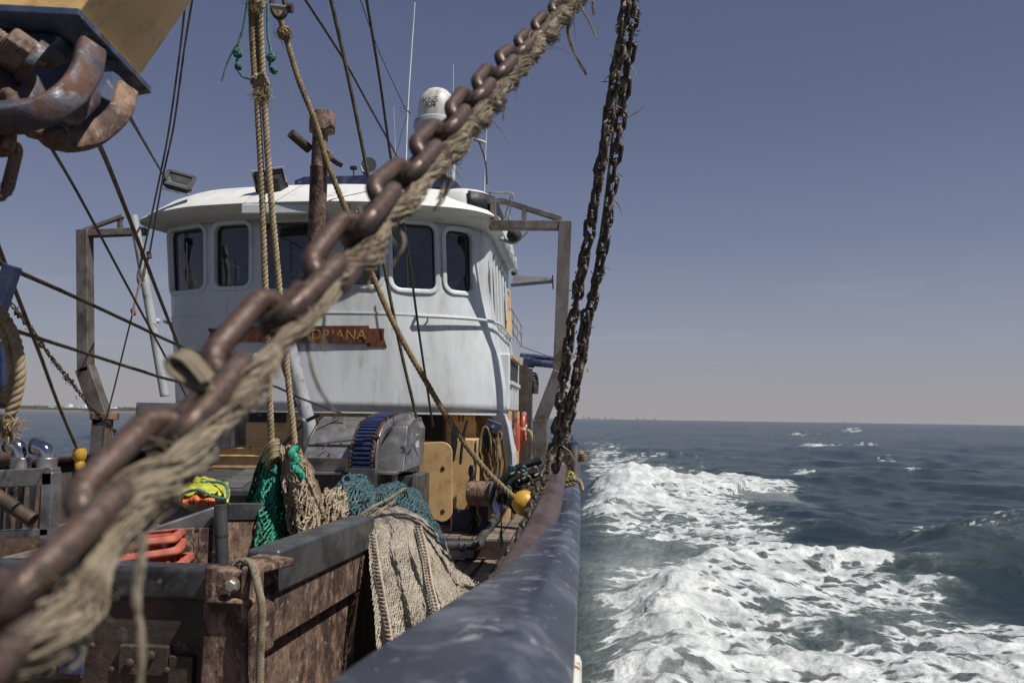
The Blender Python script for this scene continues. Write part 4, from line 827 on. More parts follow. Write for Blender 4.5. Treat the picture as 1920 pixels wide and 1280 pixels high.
# ================================================================== SORTING MACHINE
mc = thing('sorting_machine', 'stainless steel shrimp cooker and sorter with a blue slatted belt on deck', 'sorting machine', A(680, 1000, 8))
def prof(b_, x0, x1, pr, Yx=8.2):
    xa, xb = A(x0, 850, Yx)[0], A(x1, 850, Yx)[0]; P = []
    for yp, Y in pr: p = A((x0+x1)/2, yp, Y); P.append([xa, Y, p[2]])
    return b_.prism(P, (xb-xa, 0, 0))
PR = [(781, 9.1), (781, 8.75), (788, 8.6), (833, 8.25), (858, 8.1), (884, 8.14), (888, 8.6), (888, 9.1)]
prof(MB(), 573, 664, PR).build('hood', m_steel, mc, bevel=.012, ang=20)
b_ = MB(); a = A(574, 834, 8.23); c = A(663, 834, 8.23); b_.beam(a, c, .02, .015); b_.build('hood_seam', m_dsteel, mc)
for x in (595, 617, 640): MB().lathe([(.012, 0), (.012, .02)], A(x, 833, 8.24), 8, (0, -1, .3)).build('stud', m_black, mc)
for x, y, dx, dy in ((619, 828, -16, 14), (596, 790, -18, 34), (605, 864, 14, -14)): MB().tube([A(x, y, 8.15), A(x+dx, y+dy, 8.1)], .006, 5).build('loose_pin', m_black, mc)
T(mc, 'handle', m_steel, [(624, 790), (624, 783), (644, 783), (644, 791)], 8.55, .011, 6)
prof(MB(), 702, 757, [(781, 9.1), (781, 8.75), (799, 8.35), (884, 8.2), (884, 9.1)]).build('end_box', m_steel, mc, bevel=.008, ang=20)
P = [A(757, 781, 8.75), A(757, 799, 8.35), A(757, 884, 8.2), A(786, 872, 8.6), A(789, 802, 8.75), A(782, 784, 8.95)]
MB().prism(P, (-.03, .4, 0)).build('end_door', m_steel, mc, bevel=.006, smooth=False)
P = [A(761, 815, 8.40), A(776, 808, 8.62), A(776, 850, 8.55), A(761, 862, 8.32)]; P = [p+np.array([.0, -.02, 0]) for p in P]; MB().prism(P, (0, .012, 0)).build('door_panel', m_steel, mc, smooth=False)
for pp in ([(763, 816), (774, 836), (764, 852)], [(759, 836), (773, 836)]): T(mc, 'latch', m_chrome, pp, 8.25, .009)
b_ = MB(); ABOX(b_, 780, 785, 813, 838, 8.50, .006); b_.build('sticker', m_label, mc, smooth=False)
# belt arch
bx0, bx1 = A(660, 850, 7.95)[0], A(700, 850, 7.95)[0]; bc_ = (bx0+bx1)/2
ctr = catmull([(p[1], p[2]) for p in (A(680, 876, 7.90), A(682, 850, 7.90), A(686, 822, 7.95), A(695, 797, 8.08), A(705, 783, 8.3), A(716, 775, 8.6), A(722, 776, 8.95))], 32)
shift = lambda k: (k/31)**1.6*.17
for k, (y, z) in enumerate(ctr):
    t = ctr[min(k+1, 31)]-ctr[max(k-1, 0)]; t /= np.linalg.norm(t); w_ = bx1-bx0-.03
    M3 = np.array([[1, 0, 0], [0, t[0], -t[1]], [0, t[1], t[0]]]); M3 = np.stack([[1, 0, 0], [0, t[0], t[1]], [0, -t[1], t[0]]], 1)
    b_ = MB(); b_.box((bc_+shift(k), y, z), (w_, .027, .026), M3); b_.build('belt_slat', m_belt, mc, bevel=.005, seg=1)
for sgn in (-1, 1):
    b_ = MB(); P = [np.array([bc_+shift(k)+sgn*(bx1-bx0)/2, y, z]) for k, (y, z) in enumerate(ctr)]
    for k in range(0, 31): b_.box((P[k]+P[k+1])/2, (.02, .02, .03)); 
    b_.tube([p+np.array([sgn*.012, .02, -.02]) for p in P], .014, 6); b_.build('belt_chain', m_rust, mc)
P = [np.array([bc_+shift(k), y+.06, z-.03]) for k, (y, z) in enumerate(ctr)]; b_ = MB(); b_.grid([[p-np.array([.13, 0, 0]), p+np.array([.13, 0, 0])] for p in P]); b_.build('belt_backing', m_dark, mc, solid=.01)
P = [np.array([bc_+shift(k)+(bx1-bx0)/2+.03, y, z-.0]) for k, (y, z) in enumerate(ctr)]; b_ = MB(); b_.grid([[p, p+np.array([.0, .07, -.10])] for p in P]); b_.build('belt_guard', m_steel, mc, solid=.008)
b_ = MB(); ABOX(b_, 652, 702, 877, 925, 7.88, .12); b_.build('belt_chute', m_dsteel, mc, bevel=.006)
b_ = MB(); ABOX(b_, 580, 780, 888, 985, 8.35, .7); b_.build('lower_body', m_dsteel, mc, bevel=.01)
b_ = MB(); ABOX(b_, 590, 640, 884, 890, 8.05, .4); ABOX(b_, 703, 742, 884, 890, 8.05, .3); b_.build('shelf', m_steel, mc, bevel=.004)
for x, Y in ((706, 8.1), (738, 8.2), (776, 8.3), (586, 8.1)): b_ = MB(); ABOX(b_, x-3, x+3, 888, 1010, Y, .05); b_.build('leg', m_steel, mc, bevel=.004)
T(mc, 'black_strut', m_black, [(530, 835), (572, 790), (600, 776)], 8.3, .02)
T(mc, 'bent_handle', m_dsteel, [(571, 840), (571, 800), (568, 789), (560, 787), (556, 792)], 8.0, .028, 10, 20)
# low steel tables left of the machine
tb = thing('steel_table', 'dull grey steel work table left of the sorting machine', 'table', (-4, 7.4, DK))
zt2 = 2.0; X0 = float(AZ(320, 915, zt2)[0]); 
P = [AZ(300, 918, zt2), AZ(500, 918, zt2), AZ(560, 876, zt2), AZ(385, 876, zt2)]
MB().prism(P, (0, 0, -.05)).build('top', m_dsteel, tb, bevel=.008, smooth=False)
P = [AZ(402, 915, zt2), AZ(455, 915, zt2), AZ(497, 880, zt2), AZ(462, 880, zt2)]; MB().prism([p+np.array([0, 0, .004]) for p in P], (0, 0, .01)).build('top_strip', m_steel, tb, smooth=False)
P = [AZ(300, 918, zt2-.05), AZ(500, 918, zt2-.05)]; MB().prism([P[0], P[1], P[1]+np.array([0, .03, -.5]), P[0]+np.array([0, .03, -.5])], (0, .04, 0)).build('apron', m_dsteel, tb, smooth=False)
for x in (310, 490):
    p = AZ(x, 910, zt2-.5); b_ = MB(); b_.box((p[0], p[1]+.05, (DK+1.5)/2), (.06, .06, 1.5-DK)); b_.build('leg', m_dsteel, tb)
ch = thing('steel_chute', 'grey steel hopper standing on the work table before the casing', 'hopper', A(415, 870, 8.9))
P = [A(396, 778, 8.9), A(434, 778, 8.9), A(434, 838, 8.9), A(420, 842, 8.9), A(396, 838, 8.9)]; MB().prism(P, (0, .4, 0)).build('hopper', m_dsteel, ch, bevel=.006, smooth=False)
P = [A(330, 842, 8.6), A(392, 842, 8.6), A(384, 870, 8.5), A(372, 878, 8.5)]; MB().prism(P, (0, .3, 0)).build('spout', m_dsteel, ch, smooth=False)
b_ = MB(); ABOX(b_, 255, 345, 754, 800, 9.4, .3); tag(b_.build('steel_box', m_steel, bevel=.01), 'stainless box with folded rim behind the chain at the horizon line', 'box')
# ================================================================== GRATED STEEL BOX with elbows
gb = thing('grated_frame', 'stainless box frame with upright bars and two pipe elbows at the left edge', 'frame', A(50, 1000, 5.2))
for a, c, w_ in (((-60, 900), (106, 892), .11), ((97, 884), (92, 1010), .075), ((-60, 1005), (100, 995), .05)): MB().beam(A(*a, 5.2), A(*c, 5.2), .1, w_, (0, 0, 1) if a[0] < 0 else (1, 0, 0)).build('rail', m_steel, gb, bevel=.008)
for k, x in enumerate((2, 18, 38, 60, 80)): T(gb, 'bar', m_steel if k % 2 else m_dsteel, [(x+3, 905), (x-4, 1000)], 5.25+.1*(k % 2), .02, 8)
T(gb, 'bar', m_drust, [(-20, 920), (62, 975)], 5.1, .045, 12); T(gb, 'bar', m_steel, [(46, 905), (22, 935), (10, 960)], 5.35, .014, 6)
for x, w_ in ((38, 0), (87, 4)):
    e_ = thing('pipe_elbow', 'polished steel pipe elbow %s' % ('with open mouth, nearer the left picture edge' if w_ == 0 else 'nearest the corner of the stainless box frame'), 'elbow', A(x, 882, 5.3), 'polished pipe elbows')
    MB().lathe([(.062, 0), (.062, .085), (.058, .09)], A(x, 884, 5.3), 22).build('socket', m_steel, e_)
    T(e_, 'bend', m_chrome, [(x, 866), (x-1, 848), (x-7, 837+w_), (x-20, 833+w_)], 5.3, .05, 20, 18)
    MB().lathe([(.052, 0), (.052, .02), (.038, .021), (.037, -.03)], A(x-20, 833+w_, 5.3), 20, (-1, 0, .1)).build('mouth', m_dark, e_)
# ================================================================== NEAR STEEL FISH BIN
bn = thing('fish_bin', 'large rusty steel pen with worn steel rim in the left foreground of the deck', 'fish bin', A(300, 1400, 4))
B0, B1, C1 = A(-120, 1062, 3.3), A(392, 1066, 3.3), A(700, 984, 4.95)
zr = float((B1[2]+C1[2])/2); 
def zfix(p, z): p = np.array(p); p[2] = z; return p
B0, B1 = zfix(B0, B1[2]), B1
def wallp(b_, a, c, zt_, zb_, th, off=0):
    a, c = np.array(a), np.array(c); d = (c-a); d[2] = 0; d /= np.linalg.norm(d); n = np.array([d[1], -d[0], 0]); 
    P = [a+n*off, c+n*off, c+n*(off-th), a+n*(off-th)]
    V = [zfix(p, z) for z in (None, None) for p in P] if 0 else [np.array([p[0], p[1], p[2]+zt_]) for p in P]+[np.array([p[0], p[1], p[2]+zb_]) for p in P]
    return b_.hexa(V)
wallp(MB(), B0, B1, -.125, -1.0, .04, -.03).build('front_wall', m_drust, bn, smooth=False)
wallp(MB(), B0, B1, 0, -.125, .14, 0).build('front_rim', mat('worn_black_rim', (.028, .028, .030), [((.10, .10, .105), 7, .55, .12, .35), ((.3, .28, .26), 22, .66, .04, .5), (RUST, 9, .70, .04, .8)], .3, .3, .4, 18, .004), bn, bevel=.02, seg=3)
for x, y, w_, h_ in ((95, 1245, 100, 62), (265, 1240, 90, 60), (335, 1265, 44, 70)):
    a = A(x-w_/2, y-h_/2, 3.29); c = A(x+w_/2, y+h_/2, 3.29); b_ = MB(); b_.box(((a[0]+c[0])/2, B1[1]+.025, (a[2]+c[2])/2), (c[0]-a[0], .05, a[2]-c[2])); b_.build('welded_patch', m_drust if x != 95 else m_rust, bn, bevel=.006)
a = A(128, 1240, 3.27); MB().box((a[0], B1[1]-.004, a[2]), (.10, .012, .11)).build('patch_paint', m_navy, bn, bevel=.004)
for k in range(9):
    x = 60+k*36+random.random()*10; y = 1205+random.random()*60; b_ = MB(); b_.sphere(A(x, y, 3.29), .012+.008*random.random(), 8, 6, (1, .6, 1)); b_.build('weld_lump', m_drust, bn)
# corner
Cb = B1+np.array([.0, 0, 0]); rr3 = 3.3/FPX
b_ = MB(); a = A(386, 1066, 3.27); c = A(468, 1400, 3.27); b_.box(((a[0]+c[0])/2, 3.31, (a[2]+c[2])/2), (c[0]-a[0], .10, a[2]-c[2])); b_.build('corner_post', m_rust, bn, bevel=.012, seg=3)
b_ = MB(); ABOX(b_, 384, 398, 1062, 1128, 3.23, .05); ABOX(b_, 452, 464, 1062, 1125, 3.23, .05); ABOX(b_, 386, 470, 1122, 1135, 3.22, .05); b_.build('bolt_bracket', m_rust, bn, bevel=.012, seg=3)
b_ = MB(); ABOX(b_, 470, 500, 1135, 1230, 3.34, .1); b_.build('hinge_block', m_rust, bn, bevel=.03, seg=3)
T(bn, 'hinge_rod', m_rust, [(459, 1130), (461, 1400)], 3.24, .014, 10)
bt = MB(); c = A(437, 1096, 3.24); bt.lathe([(.030, 0), (.030, .006), (.026, .008)], c, 28, (0, -1, 0)); bt.build('washer', m_rust, bn); MB().lathe([(.024, 0.006), (.024, .028), (.019, .032), (.001, .033)], c, 6, (0, -1, 0)).build('hex_bolt', m_bolt, bn, smooth=False)
# right side: rim, proud plank, recessed panel
S0 = A(470, 1060, 3.36); S0[2] = B1[2]; C1[2] = B1[2]+.0
Sm = S0+(C1-S0)*.16
wallp(MB(), Sm, C1, .03, -.155, .15, .01).build('side_rim', m_dsteel, bn, bevel=.018, seg=3)
C2 = C1+(C1-S0)*.24
wallp(MB(), S0, C2, -.01, -.36, .08, -.012).build('side_plank', m_rust, bn, bevel=.008)
wallp(MB(), S0, C2, -.36, -1.6, .04, -.06).build('side_panel', m_rust, bn, smooth=False)
Se = S0+(C1-S0)*.86; wallp(MB(), Se, Se+(C1-S0)*.10, -.36, -1.05, .05, -.02).build('side_stile', m_drust, bn, bevel=.006)
MB().tube([S0+np.array([0.03, 0, -.93]), C1+np.array([.03, 0, -.93])], .035, 10).build('bottom_bead', m_rust, bn)
wallp(MB(), S0, Sm, .012, -.10, .10, .012).build('end_plate', m_rust, bn, bevel=.01)
# back wall
D0, D1, D2, D3 = A(250, 1003, 4.55), A(402, 950, 4.75), A(430, 943, 4.85), A(560, 943, 5.3)
for a, c, nm, m1_ in ((D0, D1, 'back_rim', m_steel), (D2, D3, 'back_rim', m_dsteel)):
    c = np.array(c); a = np.array(a); wallp(MB(), a, c, 0, -.10, .05, 0).build(nm, m1_, bn, bevel=.008); wallp(MB(), a, c, -.10, -.9, .04, -.01).build('back_wall', m_rust, bn, smooth=False)
T(bn, 'post', m_dsteel, [(414, 946), (417, 1075)], 4.7, .036, 14); MB().lathe([(.039, 0), (.039, .012)], A(415, 1005, 4.7), 14).build('post_collar', m_drust, bn)
for x in (372, 345): a = A(x, 990, 4.6); wallp(MB(), a, a+np.array([.05, .02, 0]), 0, -.6, .03, 0).build('wall_rib', m_rust, bn, bevel=.005)
b_ = MB(); b_.box(((B0[0]+B1[0])/2-.1, 4.0, zc-.95), (B1[0]-B0[0]-.25, 1.2, .04)); b_.build('floor', m_drust, bn, smooth=False)
MB().beam(A(452, 1072, 3.35), A(535, 1050, 3.6), .10, .035).build('corner_gusset', m_rust, bn, bevel=.01)
# rope over the corner
rp = MB(); P = catmull([A(470, 1090, 3.6), A(447, 1062, 3.4), A(458, 1052, 3.32), A(474, 1060, 3.24), A(484, 1100, 3.2), A(491, 1140, 3.19), A(489, 1190, 3.19), A(486, 1300, 3.2)], 200)
rp.rope(P, .0155, 4, .05, 6, 8); tag(rp.build('hanging_rope', m_hemp), 'braided grey brown rope slung over the corner of the rusty pen', 'rope')
kn = MB()
for k in range(5): kn.tube([A(462+14*math.cos(t)+random.random()*2, 1062+7*math.sin(t)+k*2, 3.3+.05*k) for t in np.linspace(0, 6.28, 20)], .008, 6)
tag(kn.build('rope_turns', m_hemp), 'slack turns of brown twine lying on the pen corner', 'rope')
# baskets
def basket(c, w_, d_, h_, rotm, label):
    t = thing('fish_basket', label, 'basket', c, 'red fish baskets in the pen'); Mx = np.array(rotm)
    def loc(p): return Mx @ np.array(p)+np.array(c)
    def ring(w2, d2, z, r=.05, n=5):
        L_ = []
        for cx, cy, t0 in ((w2-r, d2-r, 0), (-w2+r, d2-r, 90), (-w2+r, -d2+r, 180), (w2-r, -d2+r, 270)):
            for k in range(n): a = math.radians(t0+90*k/(n-1)); L_.append((cx+r*math.cos(a), cy+r*math.sin(a), z))
        return L_
    b_ = MB(); b_.grid([[loc(p) for p in ring(w_*q, d_*q, z)] for q, z in ((.80, 0), (.86, h_*.4), (.93, h_*.85), (.96, h_))], closed_u=True); b_.add([loc(p) for p in ring(w_*.8, d_*.8, 0)], [tuple(range(20))]); b_.build('tub', m_red, t, solid=.006)
    r_ = MB(); r_.grid([[loc(p) for p in ring(w_*q, d_*q, z)] for q, z in ((.94, h_-.002), (.95, h_+.012), (1.06, h_+.012), (1.08, h_-.004), (1.07, h_-.02))], closed_u=True); r_.build('rim', m_basket, t, solid=.004)
    s_ = MB()
    for k in range(16):
        u = -.8+k*.105; s_.beam(loc((w_*u, -d_*.98, h_-.055)), loc((w_*(u+.055), -d_*.98, h_-.055)), .012, .028)
    s_.build('slot_row', m_basket, t, smooth=False)
for k, (x, y, Y, tl, yaw) in enumerate(((262, 1092, 3.75, -.10, .25), (256, 1066, 3.85, -.13, .32), (250, 1040, 3.95, -.08, .28))):
    c = A(x, y+10, Y); basket(c, .20, .15, .10, Matrix.Rotation(yaw, 3, 'Z') @ Matrix.Rotation(tl, 3, 'Y'), ['lowest red basket of the stack inside the pen', 'middle red basket of the stack inside the pen', 'topmost red basket of the stack inside the pen'][k])
# oilskin on the rim
def blob(name, mt, ctrl, label, cat, amp, seed, solid=.01):
    rows = [catmull([A(*p) for p in r], 40) for r in ctrl]; G = np.array([catmull([r[j] for r in rows], 30) for j in range(40)])
    n_ = fbm(G[..., 0]*14, G[..., 1]*14+G[..., 2]*11, 4, seed); G[..., 2] += amp*n_; G[..., 1] += amp*n_
    o = MB().grid(G).build(name, mt, solid=solid, ang=80); tag(o, label, cat); return o
blob('oilskin', m_hiviz, [[(334, 905, 5.3), (360, 898, 5.6), (395, 900, 5.7), (425, 910, 5.6)], [(332, 916, 5.1), (360, 908, 5.2), (395, 908, 5.2), (430, 918, 5.2)], [(336, 930, 5.0), (362, 922, 5.0), (400, 926, 5.0), (430, 938, 5.1)], [(338, 938, 5.05), (362, 934, 5.1), (400, 934, 5.1), (428, 942, 5.1)]], 'crumpled fluorescent yellow oilskin with teal cord on the pen rim', 'oilskin', .020, 8)
blob('orange_bag', m_bag, [[(345, 930, 5.3), (370, 926, 5.3), (400, 932, 5.3)], [(343, 938, 5.0), (370, 931, 5.0), (402, 938, 5.0)], [(346, 950, 5.0), (372, 948, 5.0), (400, 950, 5.0)]], 'dull orange oilskin bag under the yellow oilskin', 'bag', .02, 9)
tc_ = MB(); tc_.rope(catmull([A(337, 926, 4.95), A(370, 918, 4.9), A(400, 930, 4.9), A(424, 934, 4.9), A(426, 918, 5.0), A(418, 906, 5.1), A(395, 903, 5.2), A(378, 905, 5.2)], 80), .009, 3, .05); tag(tc_.build('twine_loop', m_teal), 'thin teal cord looped over the yellow oilskin', 'cord')
# ================================================================== NETS
def surf(rows, nu, nv, fold=0, ff=7, seed=0, crump=0):
    rows = [catmull([A(*p) for p in r], nu) for r in rows]; G = np.array([catmull([r[j] for r in rows], nv) for j in range(nu)])  # [u][v]
    u = np.linspace(0, 1, nu)[:, None]; v = np.linspace(0, 1, nv)[None, :]
    f = fold*np.sin(u*ff*2*math.pi+1.5*np.sin(v*3+seed))*(.4+.6*v); G[..., 1] += f
    if crump:
        n_ = fbm(u*7+v*0+seed, v*7+u*0, 4, seed); G[..., 1] += crump*n_; G[..., 2] += crump*.7*fbm(u*6+3, v*6+u*0, 3, seed+5)
    return G
def samp(G, u, v):
    a, b_ = G.shape[0]-1, G.shape[1]-1; x = min(max(u, 0), 1)*a; y = min(max(v, 0), 1)*b_; i = min(int(x), a-1); j = min(int(y), b_-1); fx, fy = x-i, y-j
    return (G[i, j]*(1-fx)+G[i+1, j]*fx)*(1-fy)+(G[i, j+1]*(1-fx)+G[i+1, j+1]*fx)*fy
def net(b_, G, nu, nv, r, jit=.2, off=0, knots=True, seed=1, drop=0, sd_=3):
    """diamond netting over surface G; every strand is a small tube"""
    q = random.Random(seed); nodes = {}
    for j in range(nv+1):
        for i in range(nu+1):
            u = (i+.5*(j % 2)+q.uniform(-jit, jit)*.5)/(nu+.5); v = (j+q.uniform(-jit, jit)*.5)/nv
            p = samp(G, u, v).copy(); p[1] += off+q.uniform(-1, 1)*r*1.5; nodes[i, j] = p
    V = []; F_ = []; k = 0
    def strand(a, c):
        nonlocal k
        d = c-a; ln = np.linalg.norm(d)
        if ln < 1e-5: return
        d /= ln; w_ = np.cross(d, [.3, 1, .2]); w_ /= np.linalg.norm(w_)+1e-9; x = np.cross(d, w_)
        for e_ in (a-d*r*.5, c+d*r*.5):
            for t in range(sd_): an = 2*math.pi*t/sd_; V.append(e_+r*(math.cos(an)*w_+math.sin(an)*x))
        for t in range(sd_): F_.append((k+t, k+(t+1) % sd_, k+sd_+(t+1) % sd_, k+sd_+t))
        k += 2*sd_
    for j in range(nv):
        for i in range(nu+1):
            for di in ((0, -1) if j % 2 == 0 else (0, 1)):
                if (i+di, j+1) in nodes and q.random() > drop: strand(nodes[i, j], nodes[i+di, j+1])
    if knots:
        for p in nodes.values():
            s = r*1.7; V += [p+np.array(o)*s for o in ((1, 0, 0), (-1, 0, 0), (0, 1, 0), (0, -1, 0), (0, 0, 1), (0, 0, -1))]
            F_ += [(k+a, k+b2, k+c) for a, b2, c in ((0, 2, 4), (2, 1, 4), (1, 3, 4), (3, 0, 4), (2, 0, 5), (1, 2, 5), (3, 1, 5), (0, 3, 5))]; k += 6
    return b_.add(V, F_)
def flex(b_, P, r, n=4): return b_.tube(P, r, n)
# green net bag
gn = thing('green_net', 'bright green knotted net bag hanging from a tan rope over the pen rim', 'net', A(490, 1080, 5.2))
G = surf([[(499, 862, 5.3), (512, 850, 5.25), (531, 862, 5.3)], [(482, 915, 5.3), (505, 905, 5.12), (534, 915, 5.25)], [(468, 965, 5.25), (498, 960, 5.02), (534, 965, 5.2)], [(458, 1015, 5.2), (492, 1015, 4.95), (532, 1015, 5.1)], [(450, 1060, 5.1), (492, 1066, 4.9), (540, 1045, 5.0)], [(440, 1110, 5.0), (492, 1120, 4.85), (550, 1100, 4.95)]], 50, 60, .035, 3.5, 2, .03)
b_ = net(MB(), G, 15, 36, .0052, .35, seed=2); b_.build('front_netting', m_gnet, gn, smooth=False)
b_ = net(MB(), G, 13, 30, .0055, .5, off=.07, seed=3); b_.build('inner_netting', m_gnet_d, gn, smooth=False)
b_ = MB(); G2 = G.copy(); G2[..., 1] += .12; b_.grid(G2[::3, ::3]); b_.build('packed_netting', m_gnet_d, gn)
G = surf([[(490, 850, 5.45), (498, 845, 5.4), (503, 850, 5.35)], [(468, 920, 5.5), (480, 915, 5.4), (492, 915, 5.35)], [(448, 985, 5.5), (464, 985, 5.3), (480, 980, 5.3)], [(428, 1035, 5.35), (448, 1045, 5.1), (470, 1040, 5.1)], [(398, 1075, 5.0), (425, 1085, 4.8), (470, 1080, 4.9)]], 30, 50, .03, 3, 1, .04)
b_ = net(MB(), G, 12, 34, .0045, .6, seed=5); net(b_, G, 10, 26, .0045, .6, off=.05, seed=6); b_.build('trailing_netting', m_gnet_d, gn, smooth=False)
# straw net bag
tn = thing('straw_net', 'straw coloured net bag hanging beside the green net bag', 'net', A(570, 1020, 5.2))
G = surf([[(520, 842, 5.3), (542, 836, 5.2), (556, 846, 5.3)], [(518, 890, 5.3), (548, 880, 5.05), (584, 885, 5.25)], [(524, 945, 5.25), (560, 940, 4.98), (600, 940, 5.2)], [(536, 995, 5.2), (575, 1000, 4.95), (612, 985, 5.15)], [(556, 1020, 5.15), (582, 1028, 5.0), (618, 1000, 5.1)]], 50, 60, .04, 3, 4, .035)
b_ = net(MB(), G, 17, 28, .0045, .7, seed=7, drop=.04); net(b_, G, 15, 24, .0042, .9, off=.03, seed=8); b_.build('netting', m_tnet, tn, smooth=False)
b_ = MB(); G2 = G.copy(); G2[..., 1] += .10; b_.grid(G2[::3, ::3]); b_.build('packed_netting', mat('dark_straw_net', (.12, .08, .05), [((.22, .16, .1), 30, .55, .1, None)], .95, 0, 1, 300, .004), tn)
G = surf([[(600, 925, 5.5), (625, 915, 5.5), (650, 920, 5.5)], [(604, 955, 5.35), (628, 945, 5.3), (650, 950, 5.3)], [(606, 1000, 5.2), (630, 985, 5.15), (650, 975, 5.15)]], 24, 30, .04, 3, 4, .04)
b_ = net(MB(), G, 12, 14, .0045, .9, seed=17); net(b_, G, 12, 14, .0045, .9, off=.04, seed=18); b_.build('side_netting', m_tnet, tn, smooth=False)
# teal braid lump between the bags and rope wrap
b_ = MB(); b_.rope(catmull([A(556, 840, 5.1), A(548, 850, 5.0), A(556, 862, 4.98), A(550, 872, 4.98), A(560, 884, 4.96), A(566, 896, 4.98)], 40), .026, 3, .09); tag(b_.build('green_braid', m_gnet), 'pale green braid tied round the neck of the straw net bag', 'braid')
b_ = MB()
for k in range(6): b_.tube([A(510+(13-k*.8)*math.cos(t)+k*.3, 836+k*5.5+6*math.sin(t)-9*math.cos(t), 5.12+.05*math.sin(t)) for t in np.linspace(0, 6.28, 22)], .0125+.002*(k%2), 6)
tag(b_.build('rope_lashing', m_rope), 'pale rope lashing wound round the neck of the green net bag', 'lashing')
b_ = net(MB(), surf([[(540, 838, 5.2), (556, 832, 5.1), (562, 842, 5.2)], [(536, 855, 5.2), (552, 850, 5.05), (568, 856, 5.2)]], 10, 8, .01, 2, 1, .03), 8, 6, .005, .9, seed=44)
tag(b_.build('net_neck', m_tnet), 'tangled straw twine gathered at the top of the straw net bag', 'net')
# teal blue nets on the rim
bn1 = thing('blue_net', 'dark teal blue net bundle heaped behind the steel rim of the pen', 'net', A(650, 990, 5.6))
G = surf([[(620, 935, 5.9), (642, 898, 5.9), (672, 893, 5.9), (698, 912, 5.9)], [(612, 955, 5.7), (638, 915, 5.55), (675, 912, 5.55), (702, 935, 5.65)], [(608, 975, 5.6), (640, 950, 5.4), (676, 950, 5.4), (704, 955, 5.55)], [(612, 1000, 5.5), (642, 990, 5.35), (676, 985, 5.35), (700, 980, 5.5)]], 40, 44, .03, 3, 3, .05)
b_ = net(MB(), G, 20, 24, .005, .5, seed=9); net(b_, G, 18, 20, .005, .7, off=.04, seed=10); b_.build('netting', m_bnet, bn1, smooth=False)
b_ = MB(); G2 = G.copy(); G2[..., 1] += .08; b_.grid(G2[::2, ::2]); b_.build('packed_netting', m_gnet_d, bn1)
bn2 = thing('blue_net', 'loose teal blue net spread over the rim and trailing to the deck at the right', 'net', A(760, 1000, 5.7))
G = surf([[(690, 925, 6.1), (725, 907, 6.1), (765, 912, 6.1), (800, 945, 6.0)], [(688, 945, 5.9), (725, 925, 5.85), (770, 930, 5.85), (812, 975, 5.8)], [(695, 958, 5.8), (740, 945, 5.65), (785, 960, 5.65), (828, 1000, 5.6)], [(720, 965, 5.7), (765, 965, 5.5), (800, 990, 5.5), (835, 1012, 5.5)], [(790, 985, 5.5), (810, 1000, 5.4), (830, 1030, 5.4), (840, 1056, 5.4)]], 46, 44, .03, 3, 3, .04)
b_ = net(MB(), G, 24, 24, .005, .5, seed=11); net(b_, G, 22, 20, .005, .7, off=.04, seed=12); b_.build('netting', m_bnet, bn2, smooth=False)
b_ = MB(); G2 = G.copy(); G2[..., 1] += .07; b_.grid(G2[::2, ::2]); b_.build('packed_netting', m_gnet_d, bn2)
b_ = MB(); b_.rope(catmull([A(662, 975, 5.2), A(700, 950, 5.3), A(730, 935, 5.5), A(760, 915, 5.6)], 50), .012, 3, .06); b_.rope(catmull([A(668, 985, 5.2), A(706, 962, 5.3), A(740, 940, 5.5)], 50), .012, 3, .06); b_.build('head_rope', m_hemp, bn2)
# cream net drape
cn = thing('cream_net', 'fine cream trawl net draped over the corner of the rusty pen down to the deck', 'net', A(770, 1200, 4.9))
rows = [[(655, 975, 5.5), (700, 953, 5.5), (755, 953, 5.5), (800, 975, 5.6)], [(690, 984, 5.0), (730, 972, 5.05), (775, 975, 5.1), (815, 1000, 5.3)], [(690, 1030, 4.80), (745, 1030, 4.80), (792, 1030, 4.95), (830, 1040, 5.15)], [(696, 1095, 4.7), (755, 1095, 4.72), (808, 1090, 4.85), (846, 1085, 5.1)], [(702, 1155, 4.62), (768, 1160, 4.62), (825, 1150, 4.75), (864, 1120, 5.0)], [(716, 1280, 4.55), (785, 1280, 4.55), (850, 1270, 4.7), (885, 1230, 4.9)]]
G = surf(rows, 150, 110, .030, 5.5, 1, .018)
b_ = net(MB(), G, 66, 92, .0030, .55, seed=13, knots=False); b_.build('outer_netting', m_cnet, cn, smooth=False)
b_ = net(MB(), G, 70, 96, .0026, .8, off=.012, seed=14, knots=False); b_.build('inner_netting', m_cnet, cn, smooth=False)
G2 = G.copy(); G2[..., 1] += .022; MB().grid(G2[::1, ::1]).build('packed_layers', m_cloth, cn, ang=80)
G = surf([[(800, 985, 5.5), (815, 1000, 5.5), (830, 1010, 5.6)], [(815, 1040, 5.2), (838, 1045, 5.3), (852, 1060, 5.5)], [(830, 1090, 5.1), (858, 1090, 5.2), (885, 1090, 5.4)], [(835, 1170, 5.0), (880, 1150, 5.1), (920, 1130, 5.3)]], 60, 60, .03, 3, 2, .03)
b_ = net(MB(), G, 36, 56, .0026, .5, seed=15, knots=False); net(b_, G, 34, 50, .0026, .8, off=.02, seed=16, knots=False); b_.build('side_fold', m_cnet, cn, smooth=False)
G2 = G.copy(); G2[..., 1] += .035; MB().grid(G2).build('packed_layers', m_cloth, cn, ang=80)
G = surf([[(850, 1085, 5.3), (872, 1082, 5.6), (900, 1092, 5.6)], [(856, 1100, 5.1), (880, 1098, 5.2), (905, 1108, 5.2)], [(862, 1130, 4.9), (885, 1125, 4.9), (910, 1120, 4.9)]], 30, 20, .02, 2, 1, .02)
net(MB(), G, 20, 14, .0028, .2, seed=21, knots=False).build('loose_end', m_cnet, cn, smooth=False)
m_redt = mat('dark_red_seam_twine', (.14, .06, .045), [], .8)
